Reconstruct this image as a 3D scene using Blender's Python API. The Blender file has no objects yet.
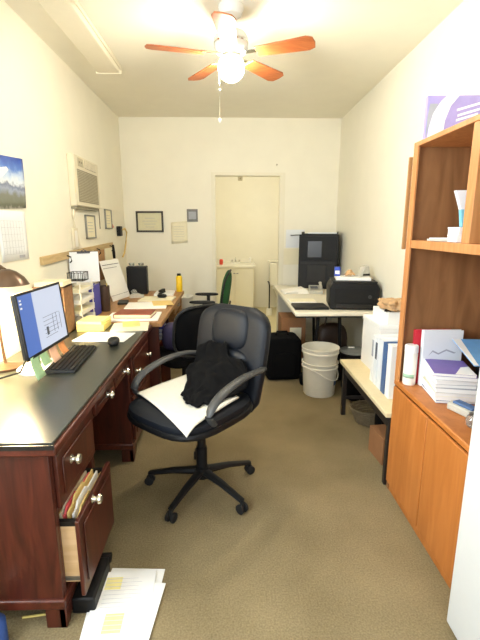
import bpy, bmesh, math, random
from mathutils import Vector, Matrix, noise
C = bpy.context.scene.collection
random.seed(7)
PI = math.pi
R = math.radians

# ------------------------------------------------------------------ camera, world, light, exposure
F_PX = 415.0
cam_d = bpy.data.cameras.new('camera'); cam = bpy.data.objects.new('camera', cam_d); C.objects.link(cam)
cam.location = (0, 0, 1.45)
cam_d.sensor_fit = 'VERTICAL'; cam_d.sensor_height = 24.0
cam_d.lens = F_PX / 640.0 * 24.0
cam_d.clip_start = 0.02
pitch = math.atan(92 / F_PX); yaw = math.atan(12 / F_PX * math.cos(pitch))
cam.rotation_euler = (PI / 2 - pitch, 0, -yaw)
bpy.context.scene.camera = cam

w = bpy.data.worlds.new('world'); bpy.context.scene.world = w; w.use_nodes = True
w.node_tree.nodes['Background'].inputs[0].default_value = (0.80, 0.88, 1.0, 1)
w.node_tree.nodes['Background'].inputs[1].default_value = 0.6

def area(name, loc, target, sx, sy, power, col):
    d = bpy.data.lights.new(name, 'AREA'); d.shape = 'RECTANGLE'; d.size = sx; d.size_y = sy
    d.energy = power; d.color = col
    o = bpy.data.objects.new(name, d); C.objects.link(o); o.location = loc
    o.rotation_euler = (Vector(target) - Vector(loc)).to_track_quat('-Z', 'Y').to_euler()
    return o
area('doorway_daylight', (0.0, -0.98, 1.35), (0.2, 3.0, 1.2), 1.9, 2.1, 22, (0.90, 0.95, 1.0))
area('window_daylight', (-1.40, 0.75, 1.70), (1.345, 2.6, 1.95), 1.3, 1.2, 58, (0.84, 0.93, 1.0))

sc = bpy.context.scene
sc.cycles.diffuse_bounces = 8; sc.cycles.max_bounces = 14
sc.view_settings.view_transform = 'Standard'; sc.view_settings.look = 'None'
sc.view_settings.gamma = 1.0; sc.view_settings.use_curve_mapping = False
sc.view_settings.exposure = 0.62
GLOBE_EMIT = 150.0
LAMP_EMIT = 2700.0

# ------------------------------------------------------------------ materials
def srgb(r, g, b):
    def f(c):
        c /= 255.0
        return c / 12.92 if c <= 0.04045 else ((c + 0.055) / 1.055) ** 2.4
    return (f(r), f(g), f(b), 1)

def mat(name, col, rough=0.6, var=0.06, scale=30, bump=0.0, metal=0.0, emit=None, estr=0.0, trans=0.0, spec=0.5):
    m = bpy.data.materials.new(name); m.use_nodes = True
    n = m.node_tree.nodes; l = m.node_tree.links; b = n['Principled BSDF']
    c = srgb(*col)
    b.inputs['Roughness'].default_value = rough; b.inputs['Metallic'].default_value = metal
    b.inputs['Transmission Weight'].default_value = trans
    b.inputs['Specular IOR Level'].default_value = spec
    tc = n.new('ShaderNodeTexCoord'); t = n.new('ShaderNodeTexNoise')
    t.inputs['Scale'].default_value = scale; t.inputs['Detail'].default_value = 4
    l.new(tc.outputs['Object'], t.inputs['Vector'])
    r = n.new('ShaderNodeMapRange'); l.new(t.outputs['Fac'], r.inputs['Value'])
    r.inputs['From Min'].default_value = 0.3; r.inputs['From Max'].default_value = 0.7
    r.inputs['To Min'].default_value = 1 - var; r.inputs['To Max'].default_value = 1 + var
    v = n.new('ShaderNodeVectorMath'); v.operation = 'SCALE'; v.inputs[0].default_value = c[:3]
    l.new(r.outputs['Result'], v.inputs['Scale']); l.new(v.outputs['Vector'], b.inputs['Base Color'])
    if bump > 0:
        bp = n.new('ShaderNodeBump'); bp.inputs['Strength'].default_value = bump; bp.inputs['Distance'].default_value = 0.004
        l.new(t.outputs['Fac'], bp.inputs['Height']); l.new(bp.outputs['Normal'], b.inputs['Normal'])
    if emit:
        b.inputs['Emission Color'].default_value = srgb(*emit); b.inputs['Emission Strength'].default_value = estr
    return m

def wood(name, c1, c2, axis='Y', scale=3.0, rough=0.4, stretch=9.0):
    m = bpy.data.materials.new(name); m.use_nodes = True
    n = m.node_tree.nodes; l = m.node_tree.links; b = n['Principled BSDF']
    b.inputs['Roughness'].default_value = rough
    tc = n.new('ShaderNodeTexCoord'); mp = n.new('ShaderNodeMapping')
    s = [stretch, stretch, stretch]; s['XYZ'.index(axis)] = 1.0
    mp.inputs['Scale'].default_value = s
    l.new(tc.outputs['Object'], mp.inputs['Vector'])
    t = n.new('ShaderNodeTexNoise'); t.inputs['Scale'].default_value = scale; t.inputs['Detail'].default_value = 6
    t.inputs['Distortion'].default_value = 0.9
    l.new(mp.outputs['Vector'], t.inputs['Vector'])
    cr = n.new('ShaderNodeValToRGB'); cr.color_ramp.elements[0].position = 0.35; cr.color_ramp.elements[1].position = 0.68
    cr.color_ramp.elements[0].color = srgb(*c1); cr.color_ramp.elements[1].color = srgb(*c2)
    l.new(t.outputs['Fac'], cr.inputs['Fac']); l.new(cr.outputs['Color'], b.inputs['Base Color'])
    return m

M = {}
M['wall'] = mat('wall_paint', (234, 230, 214), 0.75, 0.015, 5, 0.05)
M['ceil'] = mat('ceiling_paint', (234, 229, 212), 0.8, 0.015, 6, 0.1)
M['trim'] = mat('trim_paint', (228, 223, 203), 0.5, 0.01)
M['cherry'] = wood('cherry_wood', (66, 28, 18), (96, 43, 28), 'Y', 3, 0.32)
M['cherry_v'] = wood('cherry_wood_upright', (60, 25, 16), (88, 38, 25), 'Z', 3, 0.35)
M['oak_door'] = wood('honey_oak', (170, 102, 44), (186, 117, 56), 'Z', 2.5, 0.45)
M['oak_edge'] = wood('oak_edge', (184, 122, 70), (202, 142, 88), 'Z', 4, 0.5)
M['oak_back'] = wood('oak_panel', (126, 86, 52), (152, 107, 68), 'Z', 2.2, 0.5, 6)
M['oak_desk'] = wood('light_oak', (146, 104, 60), (172, 128, 80), 'Y', 4, 0.45)
M['fan_wood'] = wood('fan_blade_wood', (156, 82, 40), (184, 106, 56), 'X', 5, 0.45)
M['rail_wood'] = wood('pine_rail', (176, 150, 104), (198, 172, 126), 'Y', 4, 0.6)
M['brown_board'] = wood('brown_board', (158, 114, 66), (176, 130, 80), 'Z', 4, 0.6)
M['sorter'] = wood('sorter_board', (120, 86, 58), (142, 104, 72), 'X', 4, 0.6)
M['desk_black'] = mat('dark_laminate', (54, 55, 47), 0.28, 0.05, 60)
M['edge_black'] = mat('black_edge', (26, 24, 22), 0.35)
M['black'] = mat('black_plastic', (17, 17, 18), 0.5, spec=0.3)
M['black_soft'] = mat('black_cloth', (6, 6, 7), 0.95, 0.2, 40, 0.3, spec=0.15)
M['dark_gray'] = mat('charcoal_plastic', (34, 34, 34), 0.55, spec=0.3)
M['arm'] = mat('arm_plastic', (58, 58, 57), 0.45, spec=0.4)
M['screen_black'] = mat('dark_panel', (19, 19, 20), 0.55, spec=0.25)
M['leather'] = mat('blue_black_leather', (18, 22, 29), 0.5, 0.12, 90, 0.12, spec=0.25)
M['white_sheet'] = mat('cream_cloth', (212, 206, 190), 0.85, 0.03, 60, 0.1)
M['paper'] = mat('white_paper', (238, 238, 236), 0.75, 0.01)
M['paper_cool'] = mat('cool_white_paper', (226, 230, 234), 0.7, 0.01)
M['paper_warm'] = mat('cream_paper', (232, 225, 196), 0.75, 0.02)
M['ink'] = mat('grey_print', (165, 168, 176), 0.8)
M['ink_dark'] = mat('dark_print', (84, 88, 98), 0.8)
M['manila'] = mat('manila_card', (226, 196, 124), 0.7, 0.03)
M['pad_yellow'] = mat('yellow_pad', (228, 208, 120), 0.7)
M['hl_yellow'] = mat('yellow_highlight', (240, 230, 158), 0.75)
M['red'] = mat('red_cover', (186, 30, 48), 0.5)
M['pink'] = mat('pink_folder', (226, 92, 96), 0.6)
M['maroon'] = mat('red_brown_leather', (132, 62, 40), 0.45, 0.1, 25)
M['blue'] = mat('blue_cover', (52, 84, 150), 0.5)
M['blue_deep'] = mat('blue_binder', (66, 66, 160), 0.5)
M['bin_blue'] = mat('blue_spine', (70, 102, 148), 0.5)
M['teal'] = mat('pale_blue_print', (120, 190, 212), 0.6)
M['teal_dark'] = mat('dark_teal_cover', (24, 70, 76), 0.5)
M['purple'] = mat('purple_print', (118, 100, 176), 0.5)
M['lilac'] = mat('lilac_print', (164, 152, 206), 0.4)
M['sky_blue'] = mat('blue_print', (104, 166, 222), 0.4)
M['white_pl'] = mat('white_plastic', (232, 230, 222), 0.45, 0.01)
M['bucket'] = mat('bucket_plastic', (226, 222, 208), 0.4, 0.02)
M['cab_white'] = mat('white_enamel', (206, 209, 209), 0.4, 0.008)
M['ac'] = mat('ac_plastic', (216, 208, 184), 0.5, 0.01)
M['ac_dark'] = mat('ac_grille', (138, 132, 112), 0.6)
M['ac_mid'] = mat('ac_louvre', (180, 172, 148), 0.6)
M['table_top'] = mat('table_laminate', (222, 216, 198), 0.5, 0.02)
M['bench_top'] = mat('bench_laminate', (222, 206, 166), 0.5, 0.03)
M['dark_wood'] = mat('dark_frame', (34, 27, 23), 0.5)
M['frame_dark'] = mat('frame_wood', (54, 44, 28), 0.4)
M['certificate'] = mat('certificate_paper', (212, 206, 172), 0.6, 0.03)
M['gray_art'] = mat('grey_print_sheet', (118, 118, 116), 0.6, 0.25, 40)
M['chrome'] = mat('chrome', (220, 220, 216), 0.15, 0.0, metal=1.0)
M['steel'] = mat('dull_steel', (150, 150, 146), 0.35, 0.02, metal=0.9)
M['knob'] = mat('polished_knob', (225, 220, 206), 0.12, 0.0, metal=0.9)
M['card'] = mat('cardboard', (150, 104, 66), 0.8, 0.06, 12)
M['card_light'] = mat('brown_paper', (190, 154, 112), 0.85, 0.1, 18, 0.4)
M['drawer_side'] = wood('drawer_ply', (206, 168, 118), (220, 184, 136), 'X', 4, 0.6)
M['green'] = mat('green_fabric', (34, 84, 44), 0.9, 0.12, 120, 0.2)
M['yellow_can'] = mat('yellow_can', (232, 196, 32), 0.4)
M['cup'] = mat('dark_brown_leatherette', (54, 38, 30), 0.5, 0.1, 40)
M['lamp_shade'] = mat('bronze_shade', (92, 70, 52), 0.3, 0.05, metal=0.5)
M['bulb'] = mat('lamp_bulb', (255, 240, 210), 0.4, 0.0, emit=(255, 230, 178), estr=LAMP_EMIT)
M['globe'] = mat('lit_globe', (255, 250, 236), 0.4, 0.0, emit=(255, 246, 226), estr=GLOBE_EMIT)
M['fan_white'] = mat('fan_enamel', (214, 214, 208), 0.25, 0.0)
M['glass'] = mat('clear_glass', (235, 240, 240), 0.05, 0.0, trans=0.9)
M['acrylic'] = mat('diffuser_acrylic', (226, 219, 198), 0.6, 0.01)
M['porcelain'] = mat('porcelain', (234, 230, 214), 0.2, 0.01)
M['vanity'] = mat('vanity_paint', (226, 220, 196), 0.45, 0.01)
M['soap'] = mat('red_soap', (212, 72, 52), 0.3)
M['note_green'] = mat('green_note', (168, 204, 158), 0.7)
M['note_peach'] = mat('peach_note', (236, 190, 160), 0.7)
M['note_orange'] = mat('orange_note', (228, 152, 92), 0.7)
M['purse'] = mat('brown_leather', (58, 40, 28), 0.5, 0.15, 20)
M['purple_bag'] = mat('plum_cloth', (44, 36, 66), 0.85, 0.15, 30)
M['wicker'] = mat('wicker', (112, 98, 74), 0.8, 0.15, 60)
M['grey_lid'] = mat('grey_lid', (128, 130, 126), 0.4)
M['orange_tag'] = mat('orange_tag', (214, 96, 66), 0.6)
M['gray_dev'] = mat('grey_device', (178, 176, 166), 0.5)
M['bath_floor'] = mat('bath_vinyl', (206, 196, 158), 0.5, 0.04, 8)

# carpet: fine pile with broad soft wear
def carpet():
    m = bpy.data.materials.new('tan_carpet'); m.use_nodes = True
    n = m.node_tree.nodes; l = m.node_tree.links; b = n['Principled BSDF']
    b.inputs['Roughness'].default_value = 1.0; b.inputs['Specular IOR Level'].default_value = 0.1
    tc = n.new('ShaderNodeTexCoord')
    a = n.new('ShaderNodeTexNoise'); a.inputs['Scale'].default_value = 140; a.inputs['Detail'].default_value = 3
    c = n.new('ShaderNodeTexNoise'); c.inputs['Scale'].default_value = 2.2; c.inputs['Detail'].default_value = 5
    l.new(tc.outputs['Object'], a.inputs['Vector']); l.new(tc.outputs['Object'], c.inputs['Vector'])
    mx = n.new('ShaderNodeMath'); mx.operation = 'MULTIPLY_ADD'; mx.inputs[1].default_value = 0.55
    l.new(a.outputs['Fac'], mx.inputs[0]); 
    m2 = n.new('ShaderNodeMath'); m2.operation = 'MULTIPLY'; m2.inputs[1].default_value = 0.45
    l.new(c.outputs['Fac'], m2.inputs[0]); l.new(m2.outputs[0], mx.inputs[2])
    cr = n.new('ShaderNodeValToRGB'); cr.color_ramp.elements[0].position = 0.36; cr.color_ramp.elements[1].position = 0.66
    cr.color_ramp.elements[0].color = srgb(114, 101, 74); cr.color_ramp.elements[1].color = srgb(150, 135, 103)
    l.new(mx.outputs[0], cr.inputs['Fac']); l.new(cr.outputs['Color'], b.inputs['Base Color'])
    bp = n.new('ShaderNodeBump'); bp.inputs['Strength'].default_value = 0.5; bp.inputs['Distance'].default_value = 0.004
    l.new(a.outputs['Fac'], bp.inputs['Height']); l.new(bp.outputs['Normal'], b.inputs['Normal'])
    return m
M['carpet'] = carpet()

# ------------------------------------------------------------------ mesh helpers
class MB:
    def __init__(s): s.bm = bmesh.new()
    def box(s, x0, x1, y0, y1, z0, z1, mtx=None):
        vs = [s.bm.verts.new((x, y, z)) for x in (x0, x1) for y in (y0, y1) for z in (z0, z1)]
        for f in ((0, 1, 3, 2), (4, 6, 7, 5), (0, 4, 5, 1), (2, 3, 7, 6), (0, 2, 6, 4), (1, 5, 7, 3)):
            s.bm.faces.new([vs[i] for i in f])
        if mtx is not None:
            for v in vs: v.co = mtx @ v.co
        return s
    def loft(s, rings, cap=True, closed=True):
        rv = [[s.bm.verts.new(p) for p in r] for r in rings]
        n = len(rv[0])
        for a, b in zip(rv, rv[1:]):
            for i in range(n if closed else n - 1):
                j = (i + 1) % n
                s.bm.faces.new((a[i], a[j], b[j], b[i]))
        if cap:
            s.bm.faces.new(list(reversed(rv[0]))); s.bm.faces.new(rv[-1])
        return s
    def lathe(s, prof, cx=0, cy=0, seg=28, cap=True, sx=1, sy=1):
        return s.loft([[(cx + r * sx * math.cos(2 * PI * k / seg), cy + r * sy * math.sin(2 * PI * k / seg), z) for k in range(seg)] for r, z in prof], cap)
    def tube(s, pts, r, seg=10, cap=True):
        pts = [Vector(p) for p in pts]; rings = []
        up = Vector((0, 0, 1))
        for i, p in enumerate(pts):
            d = (pts[min(i + 1, len(pts) - 1)] - pts[max(i - 1, 0)]).normalized()
            a = d.cross(up)
            if a.length < 1e-3: a = d.cross(Vector((1, 0, 0)))
            a.normalize(); b = a.cross(d).normalized()
            rr = r[i] if isinstance(r, (list, tuple)) else r
            ra, rb = rr if isinstance(rr, (list, tuple)) else (rr, rr)
            rings.append([p + a * ra * math.cos(2 * PI * k / seg) + b * rb * math.sin(2 * PI * k / seg) for k in range(seg)])
        return s.loft(rings, cap)
    def prism(s, poly, axis, a, b):           # polygon in the two other axes, extruded along axis
        def P(u, v, t):
            return {'X': (t, u, v), 'Y': (u, t, v), 'Z': (u, v, t)}[axis]
        return s.loft([[P(u, v, a) for u, v in poly], [P(u, v, b) for u, v in poly]])
    def sphere(s, c, r, seg=20, rings=12, sx=1, sy=1, sz=1):
        pr = []
        for i in range(rings + 1):
            t = -PI / 2 + PI * i / rings
            pr.append((max(r * math.cos(t), r * 0.02), c[2] + r * sz * math.sin(t)))
        return s.lathe(pr, c[0], c[1], seg, True, sx, sy)
    def rbox(s, cx, cy, cz, hx, hy, hz, r=0.05, e=4, n=14):   # super-ellipsoid cushion
        rings = []
        for i in range(n + 1):
            t = -PI / 2 + PI * i / n
            ct, st = math.cos(t), math.sin(t)
            cu = abs(ct) ** (2 / e) ; sz = math.copysign(abs(st) ** (2 / e), st)
            ring = []
            for k in range(32):
                a = 2 * PI * k / 32
                ca, sa = math.cos(a), math.sin(a)
                x = math.copysign(abs(ca) ** (2 / e), ca); y = math.copysign(abs(sa) ** (2 / e), sa)
                cc = max(cu, 0.02)
                ring.append((cx + hx * x * cc, cy + hy * y * cc, cz + hz * sz))
            rings.append(ring)
        return s.loft(rings)
    def sheet(s, fn, nu, nv, mask=None):
        g = {}
        for i in range(nu + 1):
            for j in range(nv + 1):
                g[i, j] = s.bm.verts.new(fn(i / nu, j / nv))
        for i in range(nu):
            for j in range(nv):
                if mask is None or mask((i + .5) / nu, (j + .5) / nv):
                    s.bm.faces.new((g[i, j], g[i + 1, j], g[i + 1, j + 1], g[i, j + 1]))
        for v in [v for v in s.bm.verts if not v.link_faces]: s.bm.verts.remove(v)
        return s
    def xf(s, m):
        for v in s.bm.verts: v.co = m @ v.co
        return s
    def build(s, name, m, parent=None, bev=0.0, loc=None, rotz=0, solid=0, sub=0, smooth=True):
        bm = s.bm
        bmesh.ops.recalc_face_normals(bm, faces=bm.faces)
        me = bpy.data.meshes.new(name); bm.to_mesh(me); bm.free()
        if smooth:
            for p in me.polygons: p.use_smooth = True
            me.set_sharp_from_angle(angle=R(38))
        me.materials.append(m)
        o = bpy.data.objects.new(name, me); C.objects.link(o)
        if parent: o.parent = parent
        if loc: o.location = loc
        o.rotation_euler[2] = rotz
        if solid:
            k = o.modifiers.new('solid', 'SOLIDIFY'); k.thickness = solid; k.offset = 1
        if bev:
            k = o.modifiers.new('bevel', 'BEVEL'); k.width = bev; k.segments = 2; k.limit_method = 'ANGLE'
        if sub:
            k = o.modifiers.new('sub', 'SUBSURF'); k.levels = sub; k.render_levels = sub
        return o

def B(*a): return MB().box(*a)
def tag(o, label, cat, group=None):
    o['label'] = label; o['category'] = cat
    if group: o['group'] = group
    return o
def thing(name, label, cat, loc, rotz=0, group=None):
    o = bpy.data.objects.new(name, None); C.objects.link(o); o.empty_display_size = 0.1
    o.location = loc; o.rotation_euler = (0, 0, rotz)
    return tag(o, label, cat, group)
def struct(name, mb, m, parent=None, bev=0):
    o = mb.build(name, m, parent, bev)
    if parent is None: o['kind'] = 'structure'
    return o
def lab(o, t): o['label'] = t; return o

# ------------------------------------------------------------------ the room
LW, RW, D, H0, FR = -1.265, 1.345, 5.25, 2.71, -0.9
struct('floor', B(LW - .1, RW + .1, FR - .1, D + .05, -.05, 0), M['carpet'])
struct('ceiling', B(LW - .1, RW + .1, FR - .1, D + .1, H0, H0 + .08), M['ceil'])
WY0, WY1, WZ0, WZ1 = .05, 1.45, 1.05, 2.3
struct('wall_left', MB().box(LW - .1, LW, FR, WY0, 0, H0).box(LW - .1, LW, WY1, D + .1, 0, H0).box(LW - .1, LW, WY0, WY1, 0, WZ0).box(LW - .1, LW, WY0, WY1, WZ1, H0), M['wall'])
wf = MB().box(LW - .08, LW + .012, WY0 - .04, WY0 + .02, WZ0 - .04, WZ1 + .04).box(LW - .08, LW + .012, WY1 - .02, WY1 + .04, WZ0 - .04, WZ1 + .04).box(LW - .08, LW + .012, WY0, WY1, WZ1 - .02, WZ1 + .04).box(LW - .08, LW + .03, WY0, WY1, WZ0 - .04, WZ0 + .02).box(LW - .06, LW - .03, .735, .765, WZ0, WZ1)
struct('window_1', wf, M['trim'])
struct('wall_right', B(RW, RW + .1, FR, D + .1, 0, H0), M['wall'])
DX0, DX1, DT = -.165, .645, 2.065
struct('wall_back', B(LW, DX0, D, D + .1, 0, H0).box(DX1, RW, D, D + .1, 0, H0).box(DX0, DX1, D, D + .1, DT, H0), M['wall'])
struct('wall_front', B(LW, -1.05, FR - .1, FR, 0, H0).box(1.1, RW, FR - .1, FR, 0, H0).box(-1.05, 1.1, FR - .1, FR, 2.45, H0), M['wall'])
tr = MB()
tr.box(DX0 - .035, DX0, D - .012, D, 0, DT + .035).box(DX1, DX1 + .05, D - .012, D, 0, DT + .035).box(DX0 - .035, DX1 + .05, D - .014, D, DT, DT + .035)
tr.box(DX0, DX0 + .012, D - .01, D + .11, 0, DT).box(DX1 - .012, DX1, D - .01, D + .11, 0, DT)
struct('trim_1', tr, M['trim'])
struct('baseboard_right', B(RW - .012, RW, FR, D, 0, .09), M['trim'])
struct('baseboard_back', B(LW, DX0 - .035, D - .012, D, 0, .09).box(DX1 + .05, RW, D - .012, D, 0, .09), M['trim'])
# washroom behind the opening
BX0, BX1, BD = -.26, 1.22, 7.65
struct('wall_washroom_left', B(BX0 - .08, BX0, D + .1, BD, 0, 2.6), M['wall'])
struct('wall_washroom_right', B(BX1, BX1 + .08, D + .1, BD, 0, 2.6), M['wall'])
struct('wall_washroom_back', B(BX0 - .08, BX1 + .08, BD, BD + .08, 0, 2.6), M['wall'])
struct('floor_washroom', B(BX0 - .08, BX1 + .08, D + .05, BD + .08, -.05, 0.0), M['bath_floor'])
struct('ceiling_washroom', B(BX0 - .08, BX1 + .08, D + .1, BD + .08, 2.6, 2.68), M['ceil'])
bl = bpy.data.lights.new('washroom_ceiling_light', 'POINT'); bl.energy = 13; bl.color = (1, .97, .9); bl.shadow_soft_size = .12
blo = bpy.data.objects.new('washroom_ceiling_light', bl); C.objects.link(blo); blo.location = (.3, 6.2, 2.45)

# ------------------------------------------------------------------ ceiling fan
FX, FY, FZ = .025, 2.75, 2.475
fan = thing('ceiling_fan', 'five-bladed wooden ceiling fan with a lit white globe', 'ceiling fan', (FX, FY, H0))
MB().lathe([(.075, 0), (.075, -.02), (.06, -.05), (.03, -.06)]).build('canopy', M['fan_white'], fan)
MB().lathe([(.014, -.055), (.014, -.14)], seg=12).build('downrod', M['chrome'], fan)
MB().lathe([(.03, -.13), (.085, -.145), (.10, -.17), (.10, -.22), (.085, -.245), (.05, -.255)]).build('motor_housing', M['fan_white'], fan)
MB().lathe([(.101, -.188), (.104, -.195), (.101, -.202)], cap=False).build('chrome_band', M['chrome'], fan)
for k in range(5):
    a = R(-95 + 72 * k)
    mtx = Matrix.Rotation(a, 4, 'Z') @ Matrix.Translation((0, 0, -.258)) @ Matrix.Rotation(R(-11), 4, 'X')
    bl_pts = [(.16, -.045), (.46, -.062), (.495, -.045), (.503, 0), (.495, .045), (.46, .062), (.16, .045)]
    mb = MB().prism(bl_pts, 'Z', -.004, .004); mb.xf(mtx)
    o = mb.build('blade', M['fan_wood'], fan, .002)
    ir = MB().prism([(.06, -.014), (.15, -.014), (.19, -.034), (.21, -.02), (.21, .02), (.19, .034), (.15, .014), (.06, .014)], 'Z', .004, .009)
    ir.xf(mtx); ir.build('blade_iron', M['chrome'], fan)
MB().lathe([(.05, -.255), (.058, -.258), (.058, -.272), (.045, -.278)]).build('light_fitter', M['chrome'], fan)
MB().sphere((0, 0, -.325), .078, 28, 16).build('lamp_globe', M['globe'], fan)
ch = MB().tube([(-.056, -.01, -.265), (-.072, -.012, -.3), (-.07, -.012, -.62)], .0022, 6)
pc = ch.build('pull_chain', M['chrome'], fan)
MB().sphere((-.07, -.012, -.45), .007, 10, 8).sphere((-.07, -.012, -.62), .009, 10, 8, sz=1.5).build('chain_bead', M['white_pl'], pc)

# fluorescent ceiling fixture (unlit)
fx = thing('fluorescent_fixture', 'long unlit white fluorescent fixture on the ceiling at left', 'ceiling light', (-.945, 3.08, H0))
B(-.10, .10, -.61, .61, -.025, 0).build('housing', M['acrylic'], fx, .003)
MB().prism([(-.092, -.025), (-.085, -.055), (.085, -.055), (.092, -.025)], 'Y', -.598, .598).build('diffuser', M['acrylic'], fx, .004)
B(-.1, .1, -.62, -.61, -.058, 0).build('end_cap', M['trim'], fx, .002)
B(-.1, .1, .61, .62, -.058, 0).build('end_cap', M['trim'], fx, .002)

# ------------------------------------------------------------------ left wall items
ac = thing('air_conditioner', 'beige through-wall air conditioner with a louvred grille high on the wall', 'air conditioner', (LW, 3.80, 1.625))
B(.001, .05, -.31, .31, 0, .40).build('casing', M['ac'], ac, .006)
B(.05, .058, -.305, .305, .005, .395).build('front_panel', M['ac'], ac, .005)
g = MB()
for i in range(19):
    z = .045 + i * .0127
    g.box(.058, .063, -.25, .25, z, z + .006)
g.build('grille', M['ac_mid'], ac)
B(.058, .0595, -.26, .26, .035, .29).build('grille_recess', M['ac_dark'], ac)
vent = B(.058, .060, -.06, .24, .315, .38)
vo = vent.build('air_outlet', M['ac_dark'], ac)
lv = MB()
for i in range(9): lv.box(.060, .064, -.055 + i * .034, -.041 + i * .034, .318, .377)
lv.build('louvre', M['ac'], vo)
cp = B(.058, .061, -.23, -.10, .315, .38).build('control_panel', M['ac_mid'], ac, .002)
MB().box(.061, .066, -.205, -.19, .34, .355).box(.061, .066, -.155, -.14, .34, .355).build('button', M['ac_dark'], cp, .002)
B(.05, .051, -.3105, -.31, .1, .2).build('yellow_label', M['yellow_can'], ac)
B(0.001, .04, -.30, .30, -.022, -.001).build('sill', M['ac_dark'], ac, .003)
cord = MB().tube([(LW + .012, 3.54, 1.65), (LW + .012, 3.50, 1.55), (LW + .014, 3.51, 1.45), (LW + .012, 3.57, 1.36), (LW + .03, 3.56, 1.29)], .011, 8)
tag(cord.build('power_cord', M['ac'], None), 'thick beige cord hanging below the air conditioner', 'cord')
cd = thing('outlet_box', 'beige surface outlet box on the wall just above the wooden rail', 'outlet', (LW, 3.54, 1.28))
B(.001, .022, -.09, .02, .005, .17).build('box_cover', M['ac'], cd, .004)
B(.022, .024, -.065, -.005, .02, .15).build('socket_plate', M['white_pl'], cd, .002)

def plaque(y0, y1, z0, z1, label):
    t = thing('wall_plaque', label, 'plaque', (LW, (y0 + y1) / 2, z0), 0, 'framed certificates under the air conditioner')
    w_, h_ = (y1 - y0) / 2, z1 - z0
    MB().box(0.001, .018, -w_, -w_ + .012, 0, h_).box(.001, .018, w_ - .012, w_, 0, h_).box(.001, .018, -w_, w_, 0, .012).box(.001, .018, -w_, w_, h_ - .012, h_).build('frame', M['steel'], t, .002)
    p = B(.001, .008, -w_ + .012, w_ - .012, .012, h_ - .012).build('certificate', M['paper_warm'], t)
    ln = MB()
    for i in range(4): ln.box(.008, .0086, -w_ * .55, w_ * .55, h_ * (.28 + .13 * i), h_ * (.30 + .13 * i))
    ln.build('printed_lines', M['ink'], p)
plaque(3.80, 4.06, 1.355, 1.565, 'small silver-framed certificate directly below the air conditioner')
plaque(4.41, 4.64, 1.44, 1.64, 'small silver-framed certificate farther along, nearest the room corner')
tag(B(.001, .008, -.006, .006, 0, .19).build('wire_channel', M['ac_dark'], None, .002, (LW, 4.23, 1.44)), 'thin upright strip on the wall between the two small certificates', 'wire cover')
tag(MB().prism([(-.03, 0), (.05, .02), (-.02, .07)], 'X', .001, .004).build('paper_tag', M['orange_tag'], None, 0, (LW, 4.69, 1.44)), 'small orange-red paper tag beside the far certificate', 'tag')

rail = thing('wall_rail', 'long pale wooden rail with black hooks along the left wall', 'rail', (LW, 3.72, 1.252))
mt = Matrix.Rotation(R(1.3), 4, 'X')
B(.001, .022, -.88, .88, -.028, .028).xf(mt).build('board', M['rail_wood'], rail, .003)
for yy in (-.45, -.05, .3, .74):
    z = yy * math.tan(R(1.3))
    MB().tube([(.022, yy, z), (.05, yy, z - .01), (.055, yy, z - .04), (.04, yy, z - .055)], .005, 8).build('hook', M['dark_gray'], rail)
# things hanging from the rail
cb = thing('clipboard', 'clipboard with a blank white sheet hanging from the wooden rail', 'clipboard', (LW + .11, 3.38, 1.02))
B(0, .004, -.115, .115, 0, .25).build('board', M['dark_gray'], cb, .001)
B(.004, .006, -.114, .114, .002, .245).build('sheet', M['paper_cool'], cb)
MB().box(.004, .012, -.05, .05, .232, .245).tube([(.012, -.03, .245), (.014, 0, .262), (.012, .03, .245)], .004, 6).build('clip', M['ink_dark'], cb, .002)
cb.rotation_euler[2] = R(-58)
tag(B(.024, .036, -.13, .13, -.29, -.002).build('brown_board', M['brown_board'], None, .003, (LW, 4.08, 1.245)), 'narrow brown board hanging upright against the wooden rail', 'board')
pp = tag(B(.024, .027, -.12, .12, -.28, -.002).build('hanging_page', M['paper_warm'], None, 0, (LW, 3.79, 1.25)), 'cream page pinned under the rail between clipboard and brown board', 'paper')
tag(B(.026, .030, -.14, .12, -.30, -.002).build('hanging_page', M['paper_warm'], None, 0, (LW, 4.39, 1.25)), 'cream page hanging beyond the brown board at the rail', 'paper')
dk = MB().tube([(LW + .035, 4.54, 1.275), (LW + .036, 4.55, 1.20), (LW + .035, 4.56, 1.13)], [.012, .016, .014], 8)
tag(dk.build('umbrella', M['black'], None), 'slim folded black umbrella hanging at the far end of the rail', 'umbrella')

ph = thing('wall_phone', 'black wall socket adapter with a looping cord near the room corner', 'adapter', (LW, 4.90, 1.36))
B(.001, .045, -.05, .05, 0, .11).build('adapter_body', M['black'], ph, .006)
MB().tube([(.03, .05, .06), (.05, .14, .085), (.05, .22, .04), (.04, .2, -.08), (.03, .14, -.2), (.03, .05, -.24)], .009, 8).build('cord', M['manila'], ph)

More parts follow.
